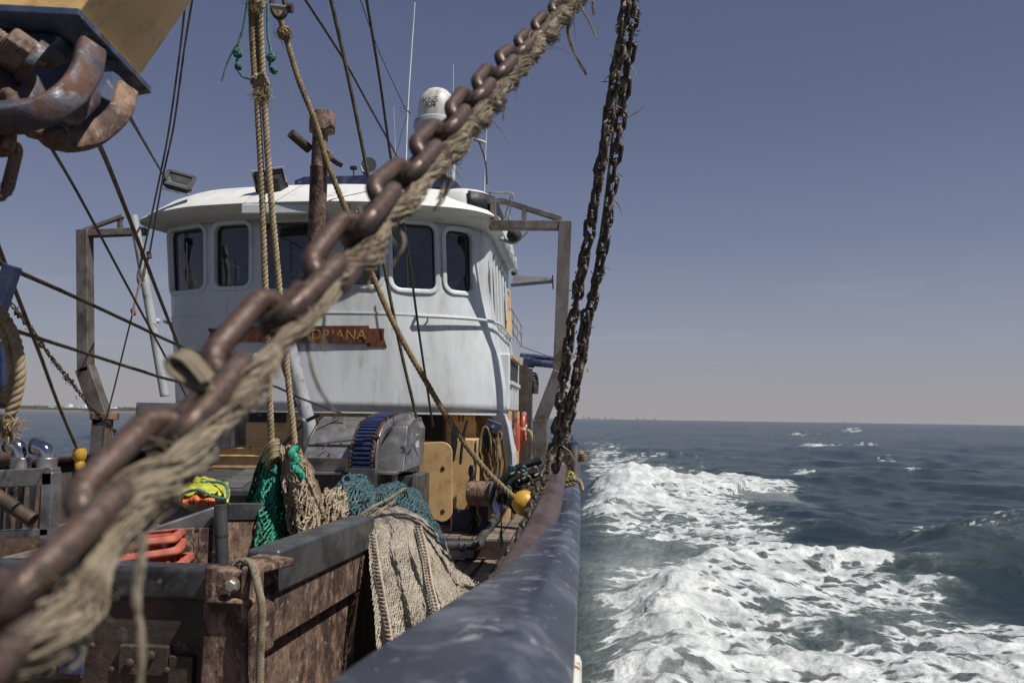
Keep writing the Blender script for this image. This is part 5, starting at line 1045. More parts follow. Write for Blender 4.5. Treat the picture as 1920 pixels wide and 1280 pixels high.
def seam(pts, n, sd2):
    P = catmull([A(*p) for p in pts], n*3); b_ = MB(); 
    for o_ in (-1, 1): b_.rope(P+np.array([o_*.016, -.018, 0]), .007, 3, .04)
    for k in range(n): p = P[k*3]; b_.tube([p+np.array([-.016, -.022, 0]), p+np.array([0, -.034, .004]), p+np.array([.016, -.022, 0])], .0045, 5)
    return b_
seam([(700, 1000, 4.78), (708, 1060, 4.66), (718, 1120, 4.58), (728, 1180, 4.52), (736, 1240, 4.5)], 34, 1).build('seam', m_cnet, cn)
b_ = MB(); P = catmull([A(698, 1000, 4.75), A(708, 1060, 4.63), A(718, 1120, 4.55), A(728, 1180, 4.49), A(736, 1240, 4.47)], 60)
for k in range(0, 58, 2): b_.beam(P[k], P[k+1], .011, .010)
b_.build('red_stitching', m_redt, cn)
seam([(785, 985, 5.0), (798, 1040, 4.9), (806, 1090, 4.78), (818, 1140, 4.68), (824, 1180, 4.62)], 34, 2).build('seam', m_cnet, cn)
b_ = MB(); P = catmull([A(786, 985, 4.97), A(799, 1040, 4.87), A(807, 1090, 4.75), A(819, 1140, 4.65), A(825, 1180, 4.6)], 60)
for k in range(0, 58, 2): b_.beam(P[k], P[k+1], .011, .010)
b_.build('red_stitching', m_redt, cn)

# ================================================================== PORT SIDE GEAR along the rail
ro = thing('beam_roller', 'long brown rubber covered beam lying inside the bulwark with a chain over it', 'beam', A(985, 1050, 3.6))
P = [A(1044, 884, 6.2), A(1038, 915, 5.4), A(1026, 960, 4.5), A(1006, 1008, 3.8), A(976, 1062, 3.2), A(938, 1130, 2.7)]; Pc = catmull(P, 40)
MB().tube(Pc, .068, 22).build('tube', m_brown, ro); MB().lathe([(.068, 0), (.078, .01), (.078, .04), (.066, .055)], Pc[0], 24, Pc[0]-Pc[1]).build('end_ring', m_brown, ro)
def floatball(p, r, label, axis=(0, 0, 1)):
    t = thing('net_float', label, 'float', p, 'yellow net floats'); ax = np.array(axis)/np.linalg.norm(axis)
    MB().lathe([(r*.30, -r*.98), (r*.62, -r*.84), (r*.92, -r*.45), (r, 0), (r*.92, r*.45), (r*.62, r*.84), (r*.34, r*.98), (r*.25, r*1.0), (r*.22, r*.7)], p, 24, ax).build('ball', m_orange, t); return t
rax = A(968, 942, 5.2)-A(900, 870, 5.3)
floatball(A(984, 943, 5.0), .075, 'yellow float threaded on the end of the long tan rope beside the brown beam', rax+np.array([.2, .8, -.3]))
floatball(A(1000, 934, 5.6), .068, 'second yellow float half hidden behind the one on the tan rope')
# dark heap of hoses and nets between deckhouse and rail
hp = thing('dark_net_heap', 'heap of black fouled net and hose between the gantry leg and the casing', 'net heap', A(970, 960, 8))
G = surf([[(935, 905, 9.2), (960, 885, 9.3), (1000, 868, 9.3), (1040, 862, 9.2)], [(930, 920, 8.6), (962, 900, 8.3), (1005, 885, 8.2), (1040, 880, 8.4)], [(935, 935, 8.2), (965, 930, 7.6), (1005, 915, 7.4), (1045, 905, 7.6)], [(965, 955, 7.8), (985, 960, 7.0), (1010, 950, 6.8), (1050, 930, 7.0)]], 50, 40, .05, 3, 2, .10)
MB().grid(G).build('packed_netting', m_drust, hp, ang=80); b_ = net(MB(), G, 26, 24, .006, .9, off=-.03, seed=31); b_.build('netting', m_chain2, hp, smooth=False)
for k in range(7):
    x = 940+k*13+random.uniform(-4, 4); y = 905-k*5; MB().tube(catmull([A(x-18, y+38, 7.8), A(x-8, y+5, 7.7), A(x+14, y-12, 7.8), A(x+34, y-8, 7.9), A(x+30, y+20, 7.6)], 20), .022, 7).build('hose', m_black, hp)
for pts in ([(936, 912), (950, 893), (975, 875), (1015, 862)], [(938, 925), (962, 900), (990, 888), (1030, 880)]): MB().tube(catmull([A(x, y, 7.6) for x, y in pts], 24), .035, 10).build('hose', m_black, hp)
for k in range(10): 
    x, y = random.uniform(945, 1030), random.uniform(875, 925); b_ = MB(); b_.tube(catmull([A(x, y, 7.5), A(x+6, y-8, 7.45), A(x+12, y+3, 7.5), A(x+5, y+9, 7.45)], 14), .010, 5); b_.build('twine', m_hemp if k % 3 else m_teal, hp)
b_ = MB(); b_.prism([A(975, 925, 7.2), A(1010, 880, 8.4), A(1035, 880, 8.4), A(1005, 960, 6.6), A(985, 975, 6.4)], (0, .02, -.02)); b_.build('rusty_plate', m_drust, hp, smooth=False)
# lashing at the rail
ls = thing('rail_lashing', 'cream and yellow rope lashing round the brown beam and the cap rail', 'lashing', A(1060, 915, 6.2))
for pts, m_, r in (([(1030, 940), (1038, 920), (1052, 905), (1072, 898), (1086, 902), (1092, 918)], m_rope, .018), ([(1034, 945), (1042, 925), (1056, 912), (1078, 905)], m_rope, .018), ([(1040, 938), (1048, 915), (1062, 900), (1074, 892)], m_hemp, .016), ([(1062, 900), (1068, 885), (1076, 893), (1070, 905), (1060, 903)], m_hiviz, .012), ([(1052, 903), (1066, 908), (1080, 901), (1086, 897)], m_gnet, .010)):
    b_ = MB(); b_.rope(catmull([A(x, y, 6.3) for x, y in pts], 40), r, 3, .08); b_.build('turn', m_, ls)
bo = thing('bollard', 'navy capped bollard at the far end of the cap rail', 'bollard', A(1074, 850, 14)); q = 14/FPX
MB().lathe([(9*q, -30*q), (9*q, 0), (11.5*q, 2*q), (11.5*q, 10*q), (10*q, 14*q), (4*q, 18*q), (1*q, 26*q)], A(1073, 842, 14), 18).build('post', m_navy, bo)
MB().lathe([(10.5*q, -10*q), (10.5*q, -6*q)], A(1073, 842, 14), 18).build('band', m_grey, bo)
b_ = MB()
for k in range(4): b_.rope(catmull([A(1068+k*2, 870-k*4, 11.5), A(1085, 863-k*3, 11.4), A(1098-k*2, 858-k*2, 11.4), A(1088, 851-k, 11.6), A(1072, 856, 11.7)], 30), .03, 3, .15)
tag(b_.build('mooring_rope', m_roped), 'ochre mooring rope bunched outside the far end of the rail', 'rope')
b_ = MB(); b_.lathe([(.035, 0), (.035, .32)], A(1077, 893, 8.9), 14); tag(b_.build('roller_post', m_steel), 'short bright steel roller post standing on the rail near the lashing', 'post')
b_ = MB(); P = catmull([A(988, 806, 12), A(995, 812, 12), A(1001, 840, 12), A(996, 870, 12)], 24); b_.tube(P, .03, 6); tag(b_.build('white_rope', m_rope), 'loop of pale rope hanging behind the gantry leg', 'rope')
b_ = MB(); b_.tube(catmull([A(938, 900, 9), A(939, 960, 8.9), A(941, 1000, 8.8)], 16), .008, 6); b_.prism([A(936, 998, 8.8), A(940, 990, 8.8), A(944, 1020, 8.8), A(940, 1032, 8.8)], (0, .02, 0)); tag(b_.build('teal_line', m_teal), 'thin teal line with a blue toggle hanging over the deck step', 'line')
# deck litter
for k, pts in enumerate(([(820, 1092), (870, 1086), (905, 1050)], [(860, 1042), (905, 1046), (918, 1043)])):
    b_ = MB(); b_.tube(catmull([AZ(x, y, DK+.02) for x, y in pts], 16), .012, 6); tag(b_.build('deck_line', m_drust), ['thin dark line lying across the deck planks by the cream net', 'short dark bar lying under the deck step'][k], 'line')

# ================================================================== RIGGING
def line(name, label, pts, Y, r, mt, rope=0, cat='rope', group=None, n=60, pitch=None, extra=None):
    P = catmull(PX(pts, Y if isinstance(Y, (list, tuple)) else [Y]*len(pts)), n); b_ = MB()
    if rope: b_.rope(P, r, 3, pitch)
    else: b_.tube(P, r, 6)
    o = b_.build(name, mt); tag(o, label, cat, group); return o
def tuft(b_, c, r, n, ln, rr=.0016, dirn=(0, 0, -1), spread=.8, seed=0):
    q = np.random.default_rng(seed+int(abs(c[0])*1000)); d0 = np.array(dirn, float)
    for i in range(n):
        p = c+q.normal(0, r*.45, 3); d = d0+q.normal(0, spread, 3); d /= np.linalg.norm(d); P = [p]; L_ = ln*q.uniform(.4, 1.2)
        for k in range(4): d = d+q.normal(0, .35, 3)+np.array([0, 0, -.12]); d /= np.linalg.norm(d); P.append(P[-1]+d*L_/4)
        b_.tube(P, [rr, rr, rr*.8, rr*.6, rr*.3], 3, cap=False)
    return b_
def knot(b_, c, r, seed=0, n=5):
    q = np.random.default_rng(seed)
    for k in range(n):
        ax = q.normal(0, 1, 3); ax /= np.linalg.norm(ax); u = np.cross(ax, [.2, .3, 1]); u /= np.linalg.norm(u); v = np.cross(ax, u)
        b_.rope([c+r*(math.cos(t)*u+math.sin(t)*v)+ax*(.1*r*t-.3*r) for t in np.linspace(0, 6.0, 24)], r*.42, 3, r*2.2)
    return b_
line('hoist_rope', 'left of the twin tan hoisting ropes, ending at the green net bag', [(478, -20), (479, 60), (483, 200), (490, 330), (497, 520), (504, 700), (509, 832)], (5.0, 5.25), .0205, m_rope, 1, group='twin tan hoisting ropes', pitch=.085)
line('hoist_rope', 'right of the twin tan hoisting ropes, ending at the straw net bag', [(486, -20), (490, 90), (496, 200), (505, 330), (520, 500), (535, 660), (553, 838)], (5.0, 5.25), .0205, m_rope, 1, group='twin tan hoisting ropes', pitch=.085)
line('hoist_rope', 'short third strand between the twin tan hoisting ropes above their knot', [(470, -20), (472, 60), (478, 160)], (4.95, 5.0), .018, m_roped, 1, pitch=.08)
b_ = MB(); knot(b_, A(488, 155, 4.97), .042, 3, 6); knot(b_, A(490, 178, 4.97), .036, 4, 4); tuft(b_, A(492, 175, 4.95), .05, 240, .07, .0016, (.1, 0, -1), .8, 2); tag(b_.build('rope_knot', m_rope), 'shaggy knot that binds the twin hoisting ropes together', 'knot')
b_ = MB(); knot(b_, A(480, 4, 4.95), .045, 5, 5); tuft(b_, A(482, 8, 4.95), .06, 160, .06, .0016, (0, 0, -1), .9, 3); tag(b_.build('rope_knot', m_rope), 'shaggy knot at the top picture edge above the hoisting ropes', 'knot')
line('teal_twine', 'knotted teal twine dangling left of the hoisting ropes', [(464, 5), (457, 50), (448, 80), (446, 105), (444, 125), (455, 143), (470, 148)], 4.9, .0085, m_teal, 1, pitch=.04, group='teal twines by the hoisting ropes')
line('teal_twine', 'frayed pale teal end hanging lowest left of the hoisting ropes', [(444, 84), (432, 105), (424, 125), (416, 152)], 4.9, .006, m_teal, 1, pitch=.03, group='teal twines by the hoisting ropes')
line('teal_twine', 'teal twine hanging between the hoisting ropes and the shackle rope', [(502, 8), (502, 60), (507, 95), (506, 125), (514, 138), (520, 132)], 4.9, .0085, m_teal, 1, pitch=.04, group='teal twines by the hoisting ropes')
b_ = MB(); knot(b_, A(446, 100, 4.9), .022, 7, 5); knot(b_, A(447, 125, 4.9), .018, 8, 4); tag(b_.build('twine_knot', m_teal), 'teal knot left of the hoisting ropes', 'knot')
b_ = MB(); knot(b_, A(508, 108, 4.9), .022, 9, 5); knot(b_, A(512, 132, 4.9), .018, 10, 4); tag(b_.build('twine_knot', m_teal), 'teal knot right of the hoisting ropes', 'knot')
line('loose_thread', 'wispy thread looping from the knot toward the vent stack', [(505, 120), (520, 100), (530, 140), (545, 175), (565, 200), (583, 222)], 4.9, .0022, m_hemp, cat='thread')
line('float_rope', 'long tan rope slanting from the top shackle down to the yellow float', [(520, 20), (533, 60), (560, 150), (590, 225), (612, 300), (640, 372), (672, 450), (700, 520), (740, 610), (790, 700), (850, 800), (910, 880), (972, 940)], (4.6, 4.98), .0175, m_roped, 1, n=120, pitch=.08)
b_ = MB(); knot(b_, A(533, 62, 4.6), .03, 11, 5); tuft(b_, A(531, 62, 4.6), .04, 110, .05, .0015, (0, 0, -1), 1, 5); tag(b_.build('rope_knot', m_roped), 'shaggy knot under the top shackle of the slanting rope', 'knot')
b_ = MB(); knot(b_, A(614, 292, 4.75), .024, 12, 5); tag(b_.build('rope_knot', m_roped), 'knot on the slanting rope beside the vent stack', 'knot')
sh = thing('shackle', 'dark steel shackle at the top picture edge holding the slanting rope', 'shackle', A(524, 20, 4.6))
T(sh, 'bow', m_drust, [(510, -8), (512, 20), (524, 34), (536, 22), (532, -6)], 4.55, .016, 8, 20); T(sh, 'pin', m_bolt, [(508, 12), (540, 16)], 4.5, .015, 8); MB().lathe([(.028, 0), (.028, .025)], A(540, 16, 4.5), 8, (1, 0, 0)).build('pin_head', m_drust, sh)
line('wire', 'olive mossy stay wire passing left of the horn', [(616, -20), (655, 155), (690, 330), (715, 470), (748, 640), (781, 782)], (6.0, 8.0), .0165, m_wireo, cat='wire')
line('wire', 'straight black stay wire running down the wheelhouse beside its largest window', [(684, -20), (712, 150), (735, 310), (762, 450), (788, 640), (812, 800)], (6.4, 8.5), .012, m_wire, cat='wire')
line('wire', 'thin black wire crossing behind the stay wires toward the roof platform', [(566, -10), (640, 105), (690, 195), (742, 290), (752, 318)], (8, 11), .014, m_wire, cat='wire')
line('wire', 'hair thin aerial wire slanting to the loop antenna', [(672, -10), (710, 95), (760, 205)], (9, 11.6), .006, m_wire, cat='wire')
line('wire', 'hair thin stay below the loop antenna', [(764, 212), (735, 310), (716, 330)], 11.6, .004, m_wire, cat='wire')
line('wire', 'black line from the boom toward the deck left of the wheelhouse', [(92, 270), (150, 370), (230, 520), (300, 650), (330, 705), (350, 745)], (3.5, 8.5), .009, m_wire, cat='wire')
line('wire', 'olive rope from the boom crossing the left gantry beam', [(178, 255), (205, 315), (258, 450), (300, 560), (335, 650), (350, 700)], (3.4, 8.0), .0135, m_wireo, cat='rope')
line('wire', 'dark line from the boom end to the left floodlight', [(226, 190), (262, 252), (310, 335)], (3.4, 10.2), .014, m_wire, cat='wire')
for k, (pts, lb) in enumerate((([(350, -20), (338, 90), (318, 235), (300, 330), (268, 478)], 'left one of the pair of thin wires from the top to the clips'), ([(364, -20), (346, 90), (326, 235), (306, 330), (280, 478)], 'right one of the pair of thin wires from the top to the clips'))):
    line('wire', lb, pts, (5, 6.2), .007, m_frame, cat='wire', group='paired thin wires')
cl = thing('wire_clips', 'rusty clips and shackles joining the paired thin wires', 'clips', A(262, 530, 6.2))
for pts in ([(268, 478), (262, 500), (258, 520), (262, 532), (270, 515), (272, 495)], [(280, 478), (272, 500), (265, 525), (258, 545)]): T(cl, 'shackle', m_frame, pts, 6.2, .009, 6, 18)
for x, y in ((268, 480), (280, 478), (262, 528), (250, 585)): MB().lathe([(.018, -.025), (.02, 0), (.018, .025)], A(x, y, 6.2), 8, (-.3, 0, 1)).build('clip', m_rust, cl)
T(cl, 'pink_cord', mat('faded_pink_cord', (.30, .18, .14), [], .8), [(262, 532), (252, 570), (248, 592)], 6.15, .008, 6, 12)
line('wire', 'single thin pale wire running down from the rusty clips to the deck', [(248, 590), (238, 630), (216, 720), (196, 800), (190, 850)], (6.2, 7.5), .0065, m_frame, cat='wire')
line('cable', 'upper thick twisted steel cable running right from the left edge', [(-10, 488), (35, 510), (130, 552), (240, 603), (330, 645), (395, 668)], (3.4, 8.2), .0135, m_wire, 1, cat='cable', pitch=.10, group='slack steel cables at the left')
line('cable', 'lower twisted steel cable running right past the left gantry post', [(-10, 606), (60, 630), (160, 662), (260, 694), (330, 714), (430, 728), (505, 722), (560, 745), (640, 775)], (3.6, 8.6), .011, m_wire, 1, cat='cable', pitch=.10, group='slack steel cables at the left')
line('float_line', 'brown rope running down to the yellow float on the left bulwark', [(-12, 440), (15, 510), (50, 600), (75, 665), (110, 760), (146, 845)], (5.0, 8.4), .0165, m_wireo, 1, pitch=.1)
f2 = thing('cork_float', 'worn yellow float on the rope end above the left bulwark', 'float', A(148, 880, 8.4), 'yellow net floats'); q = 8.4/FPX
MB().lathe([(4*q, 0), (9*q, 3*q), (10*q, 12*q), (8*q, 18*q), (12*q, 24*q), (13*q, 34*q), (11.5*q, 42*q), (5*q, 43*q), (4*q, 40*q)], A(150, 882, 8.4), 18, (-.08, 0, 1)).build('ball', m_orange, f2)
# ================================================================== CHAINS
def linkmesh(name, pitch, wd, wire, mt, n=9, seg=28, lump=0):
    """stud-less oval link; long axis x, lies in the xy plane"""
    L_ = pitch+wire; hw = wd/2-wire/2; hl = L_/2-hw+wire*0; P = []
    for k in range(seg):
        t = 2*math.pi*k/seg; P.append(((hl if math.cos(t) > 0 else -hl)+hw*math.cos(t), hw*math.sin(t), 0))
    b_ = MB().tube(P, wire/2, n, closed=True); V = b_.v[0]
    if lump: 
        nn = fbm(V[:, 0]*90+V[:, 2]*50, V[:, 1]*90+V[:, 2]*40, 3, 5); V *= (1+lump*nn)[:, None]
    me = bpy.data.meshes.new(name); me.from_pydata(V.tolist(), [], b_.f); me.polygons.foreach_set('use_smooth', [True]*len(me.polygons)); me.materials.append(mt); me.update(); return me
def chain(t, path, pitch, me, roll0=0, jit=.08, start=0, seed=1, cnt=999, twist=0):
    P = catmull(path, 600); s = np.concatenate([[0], np.cumsum(np.linalg.norm(np.diff(P, axis=0), axis=1))]); q = random.Random(seed)
    k = 0; out = []
    while start+k*pitch < s[-1] and k < cnt:
        d = start+k*pitch; p = np.array([np.interp(d, s, P[:, i]) for i in range(3)]); p2 = np.array([np.interp(min(d+pitch*.4, s[-1]), s, P[:, i]) for i in range(3)]); p1 = np.array([np.interp(max(d-pitch*.4, 0), s, P[:, i]) for i in range(3)])
        x = Vector(p2-p1).normalized(); ref = Vector((0, 1, 0)) if abs(x.y) < .9 else Vector((0, 0, 1)); y = ref.cross(x).normalized(); z = x.cross(y)
        a = roll0+(math.pi/2 if k % 2 else 0)+q.uniform(-jit, jit)+twist*k; Mx = Matrix((x, y, z)).transposed().to_4x4() @ Matrix.Rotation(a, 4, 'X') @ Matrix.Rotation(q.uniform(-jit, jit)*.6, 4, 'Z')
        o = bpy.data.objects.new('link', me); col.objects.link(o); o.parent = t; Mx.translation = Vector(p)-t.location; o.matrix_local = Mx; out.append(p); k += 1
    return out
WIRE = .0212; PITCH = .0905
fc_ = thing('foreground_chain', 'thick worn steel chain crossing the whole view out of focus with hemp wound on it', 'chain', A(375, 720, .66))
cp = [A(*p) for p in ((-160, 1290, .385), (-50, 1182, .43), (86, 1062, .485), (246, 903, .565), (394, 740, .66), (485, 630, .73), (578, 540, .80), (645, 466, .87), (706, 392, .945), (790, 300, 1.10), (852, 226, 1.25), (908, 166, 1.42), (953, 119, 1.58), (990, 82, 1.75), (1022, 48, 1.9), (1066, 0, 2.1), (1138, -80, 2.5))]
lm = linkmesh('chain_link', PITCH, .061, WIRE, m_chain, 14, 44)
chain(fc_, cp, PITCH, lm, math.radians(40), .10, .03, 4)
# hemp wound round it
hm = thing('frayed_hemp', 'frayed grey hemp rope wound along the big foreground chain, trailing loose tufts', 'frayed rope', A(440, 745, .66))
hp_ = catmull([A(*p) for p in ((-120, 1360, .385), (-30, 1290, .43), (75, 1180, .46), (178, 1062, .5), (290, 915, .56), (368, 828, .60), (448, 750, .66), (515, 664, .71), (578, 596, .76), (658, 492, .87), (722, 428, .94), (768, 372, 1.0), (830, 300, 1.15), (884, 234, 1.28), (930, 180, 1.45), (980, 120, 1.65), (1032, 58, 1.85), (1076, 10, 2.05), (1130, -60, 2.4))], 900)
T_, U_, W_ = frames(hp_); sl_ = np.concatenate([[0], np.cumsum(np.linalg.norm(np.diff(hp_, axis=0), axis=1))]); Lh = sl_[-1]
hw_ = [(-120, .014), (60, .015), (165, .010), (290, .017), (365, .009), (440, .014), (515, .007), (580, .006), (655, .014), (720, .013), (765, .009), (812, .013), (862, .017), (915, .016), (968, .014), (1018, .016), (1062, .016), (1120, .014)]
rad0 = np.interp(proj(hp_)[0], [a for a, b_ in hw_], [b_ for a, b_ in hw_])*(1+.25*fbm(sl_*14, sl_*0+1, 3, 3))*(1+.16*np.sin(sl_*2*math.pi/.09+2))
hp_ = hp_+U_*(.005*np.sin(sl_*2*math.pi/.13))[:, None]+W_*(.005*np.sin(sl_*2*math.pi/.17+1))[:, None]
nn = 36; aa = np.arange(nn)*2*math.pi/nn; SS, AA2 = np.meshgrid(sl_, aa, indexing='ij')
tw = AA2+SS*22
R_ = .86*rad0[:, None]*(.86+.16*np.abs(np.sin(tw*1.5))+.24*fbm(SS*38+np.cos(AA2)*1.2, np.sin(AA2)*1.4+SS*7, 4, 9)+.14*fbm(SS*30, tw*6, 4, 12)); R_ = np.clip(R_, .004, .05)
Vt = hp_[:, None, :]+R_[..., None]*(np.cos(AA2)[..., None]*U_[:, None, :]+np.sin(AA2)[..., None]*W_[:, None, :])
MB().grid(Vt, closed_u=True).build('core', m_hemp, hm, ang=180)
q = np.random.default_rng(3); b_ = MB()
def fibre(b_, s0, ln, rr, r_off, a0, turn, wob, n=14):
    ss2 = np.linspace(s0, min(s0+ln, Lh), n); P = np.stack([np.interp(ss2, sl_, hp_[:, i]) for i in range(3)], 1); u = np.stack([np.interp(ss2, sl_, U_[:, i]) for i in range(3)], 1); w3 = np.stack([np.interp(ss2, sl_, W_[:, i]) for i in range(3)], 1)
    rb = np.interp(ss2, sl_, rad0)*r_off; a = a0+(ss2-s0)*turn; ro_ = rb*(1+wob*np.sin(ss2*60+a0*9))
    b_.tube(P+ro_[:, None]*(np.cos(a)[:, None]*u+np.sin(a)[:, None]*w3), rr, 4, cap=False)
for i in range(1700): fibre(b_, q.uniform(0, Lh*.97), q.uniform(.04, .14), q.uniform(.0004, .0011), q.uniform(.74, 1.12), q.uniform(0, 6.28), 20+q.normal(0, 9), .2)
b_.build('loose_strands', m_hemp, hm)
# tufts and trailing ends
def trail(pts, Y, r0, name='trailing_end', m_=None, strands=3):
    P = catmull(PX(pts, [Y]*len(pts) if not isinstance(Y, tuple) else Y), 40); b_ = MB(); q = np.random.default_rng(int(abs(pts[0][0]))+7)
    for k in range(strands):
        off = np.cumsum(q.normal(0, r0*.10, (40, 3)), axis=0); off[:, 2] *= .3; b_.tube(P+off, np.linspace(r0*.8, r0*.25, 40), 5)
    b_.build(name, m_ or m_hemp, hm)
trail([(268, 1000), (262, 1060), (256, 1120), (262, 1200), (256, 1300)], .50, .0035, strands=3)
trail([(588, 560), (606, 590), (603, 630), (612, 660)], .84, .0022); trail([(574, 640), (584, 690), (600, 730), (628, 775)], .80, .0020)
trail([(700, 480), (688, 520), (694, 545)], .93, .003); trail([(722, 410), (760, 450), (735, 500)], .97, .0025)
trail([(1070, 10), (1066, 60), (1078, 100), (1100, 140)], 2.0, .005); trail([(1082, 0), (1105, 40), (1122, 75)], 2.0, .0035); trail([(1112, 0), (1113, 30)], 2.0, .0035)
trail([(985, 95), (988, 120), (986, 145)], 1.7, .005); trail([(1010, 95), (1045, 90), (1070, 105)], 1.8, .0018, strands=1); trail([(940, 175), (944, 205), (942, 225)], 1.5, .004)
trail([(918, 220), (940, 245), (957, 275)], 1.4, .0015, strands=1); trail([(800, 330), (845, 335), (828, 370), (815, 395)], 1.12, .004); trail([(850, 255), (890, 262), (908, 270)], 1.3, .0025)
trail([(840, 300), (832, 340), (822, 375)], 1.12, .003); trail([(730, 440), (700, 480), (690, 510)], .95, .004)
lp_ = MB(); P = catmull([A(392, 715, .62), A(358, 676, .62), A(334, 668, .62), A(326, 684, .62), A(345, 706, .62), A(388, 728, .63)], 50); T2, U2, W2 = frames(P)
for k in range(7): o2 = np.array([random.gauss(0, .0025) for _ in range(3)]); lp_.tube(P+o2+U2*.003*math.sin(k), .0024, 5)
lp_.tube(P, .003, 10); lp_.build('loop', m_hemp, hm)
for i, (x, y, Y, n_, ln) in enumerate(((250, 940, .55, 160, .05), (430, 760, .65, 180, .05), (560, 600, .76, 160, .05), (700, 420, .94, 140, .06), (830, 280, 1.2, 140, .06), (960, 130, 1.6, 140, .08), (1060, 10, 2.0, 160, .12), (120, 1110, .47, 120, .04), (640, 500, .86, 150, .05), (340, 850, .6, 120, .04), (890, 205, 1.36, 120, .07))):
    b_ = MB(); tuft(b_, A(x, y, Y), .016, n_//3, ln*.7, .0006, (-.6, 0, -.6), .5, i); b_.build('tuft', m_hemp, hm)

# hanging chains at the right
lm2 = linkmesh('fouled_chain_link', .088, .072, .0235, m_chain2, 9, 26, .10)
def fouling(t, path, r, n, seed, mt=m_hemp, ln=.035, rr=.0024):
    P = catmull(path, 400); q = np.random.default_rng(seed); b_ = MB()
    for i in range(n):
        c = P[q.integers(0, 400)]+q.normal(0, r, 3); d = q.normal(0, 1, 3)+np.array([0, 0, -1.2]); d /= np.linalg.norm(d); Q2 = [c]
        L2 = ln*q.uniform(.3, 1.3)*(3.5 if q.random() < .03 else 1)
        for k in range(3): d = d+q.normal(0, .5, 3); d /= np.linalg.norm(d); Q2.append(Q2[-1]+d*L2/3)
        b_.tube(Q2, [rr*1.6, rr*1.5, rr, rr*.4], 4, cap=False)
    tag(b_.build('fouling', mt, t), kind='stuff')
    b_ = MB()
    for i in range(n//5):
        c = P[q.integers(0, 400)]+q.normal(0, r*.6, 3); s = q.uniform(.008, .02); 
        pr = MB().sphere((0, 0, 0), s, 7, 5, (1, 1, q.uniform(1, 2.4))); V = pr.v[0]*(1+.5*fbm(pr.v[0][:, 0]*90+i, pr.v[0][:, 2]*60, 2, 2))[:, None]; b_.add(V+c, pr.f)
    tag(b_.build('growth', mt, t), kind='stuff')
pa = [A(*p) for p in ((1178, -40, 4.3), (1166, 60, 4.35), (1146, 190, 4.45), (1128, 300, 4.5), (1106, 430, 4.65), (1085, 540, 4.8), (1067, 640, 4.95), (1053, 740, 5.1), (1040, 830, 5.25), (1026, 880, 5.2), (1012, 920, 4.9), (994, 965, 4.4), (972, 1015, 4.0), (945, 1062, 3.7), (915, 1110, 3.4))]
ca = thing('hanging_chain', 'left strand of the mossy chain pair, running on down over the brown beam', 'chain', A(1060, 700, 5), 'chains hanging at the right')
chain(ca, pa, .088, lm2, .5, .35, 0, 5, twist=.03); fouling(ca, pa[:10], .014, 420, 2)
pb = [A(*p) for p in ((1190, -40, 4.3), (1184, 60, 4.4), (1172, 160, 4.5), (1160, 250, 4.6), (1148, 350, 4.7), (1136, 430, 4.8), (1118, 530, 4.95), (1100, 620, 5.1), (1086, 700, 5.25), (1070, 770, 5.4), (1056, 830, 5.5), (1040, 880, 5.6))]
cb = thing('hanging_chain', 'right strand of the mossy chain pair with longer bare links lower down', 'chain', A(1100, 620, 5.1), 'chains hanging at the right')
chain(cb, pb, .088, lm2, .2, .35, .02, 6, twist=-.04); fouling(cb, pb, .014, 380, 3)
pc = [A(*p) for p in ((1098, 590, 5.0), (1090, 660, 5.05), (1078, 720, 5.1), (1060, 790, 5.2), (1046, 860, 5.3))]
cc = thing('hanging_chain', 'short extra chain bunched between the two long strands near the gantry leg', 'chain', A(1078, 720, 5.1), 'chains hanging at the right')
chain(cc, pc, .088, lm2, .9, .4, .03, 7); fouling(cc, pc, .018, 140, 4)
line('wire', 'dark wire hanging between the two mossy chain strands', [(1168, -20), (1150, 240), (1125, 450), (1098, 600), (1068, 760)], (4.6, 5.2), .009, m_wire, cat='wire')
lm3 = linkmesh('small_chain_link', .052, .044, .0125, m_chain2, 8, 22, .08)
pd_ = [A(*p) for p in ((-15, 530, 7.2), (14, 562, 7.4), (42, 595, 7.5), (62, 622, 7.6), (100, 675, 7.9), (140, 725, 8.2), (168, 760, 8.4), (198, 790, 8.6), (218, 812, 8.8))]
cx_ = thing('net_chain', 'thin weedy chain slanting from the left edge to the left gantry knee', 'chain', A(100, 675, 7.9)); chain(cx_, pd_, .052, lm3, .4, .4, 0, 8); fouling(cx_, pd_, .014, 160, 6, m_drust, .04)
# ================================================================== BOOM END with shackles (upper left)
bo_ = thing('boom_end', 'yellow box boom with a blue end flange hanging in from the upper left corner', 'boom', A(100, 60, 2.2))
z0 = float(A(0, 22, 2.0)[2])
fl2 = [AZ(*p, z0) for p in ((-160, 14), (148, 30), (284, 176), (236, 184), (214, 156), (120, 92), (-160, 78))]
MB().prism(fl2, (0, 0, .022)).build('flange', m_blue, bo_, bevel=.004, smooth=False)
b_ = MB(); gp_ = [AZ(*p, z0+.022) for p in ((-160, 20), (140, 34), (236, 122), (258, 150), (200, 150), (120, 80), (-160, 70))]; b_.prism(gp_, (.42, .12, .80)); b_.build('girder', m_yellow, bo_, bevel=.006, smooth=False)
w1, w2_ = AZ(232, 120, z0+.03), AZ(256, 148, z0+.03); b_ = MB(); b_.tube([w1, w1+np.array([.42, .03, .8])], .006, 6); b_.build('weld_seam', m_yellow, bo_); b_ = MB(); b_.tube([gp_[1], gp_[2], gp_[3]], .011, 8); b_.build('weld_seam', m_yellow, bo_)
b_ = MB(); P = [AZ(*p, z0) for p in ((-60, 50), (110, 62), (150, 95), (60, 120), (-60, 112))]; b_.prism(P, (-.01, -.02, -.045)); b_.build('gusset', m_blue, bo_, bevel=.008, smooth=False)
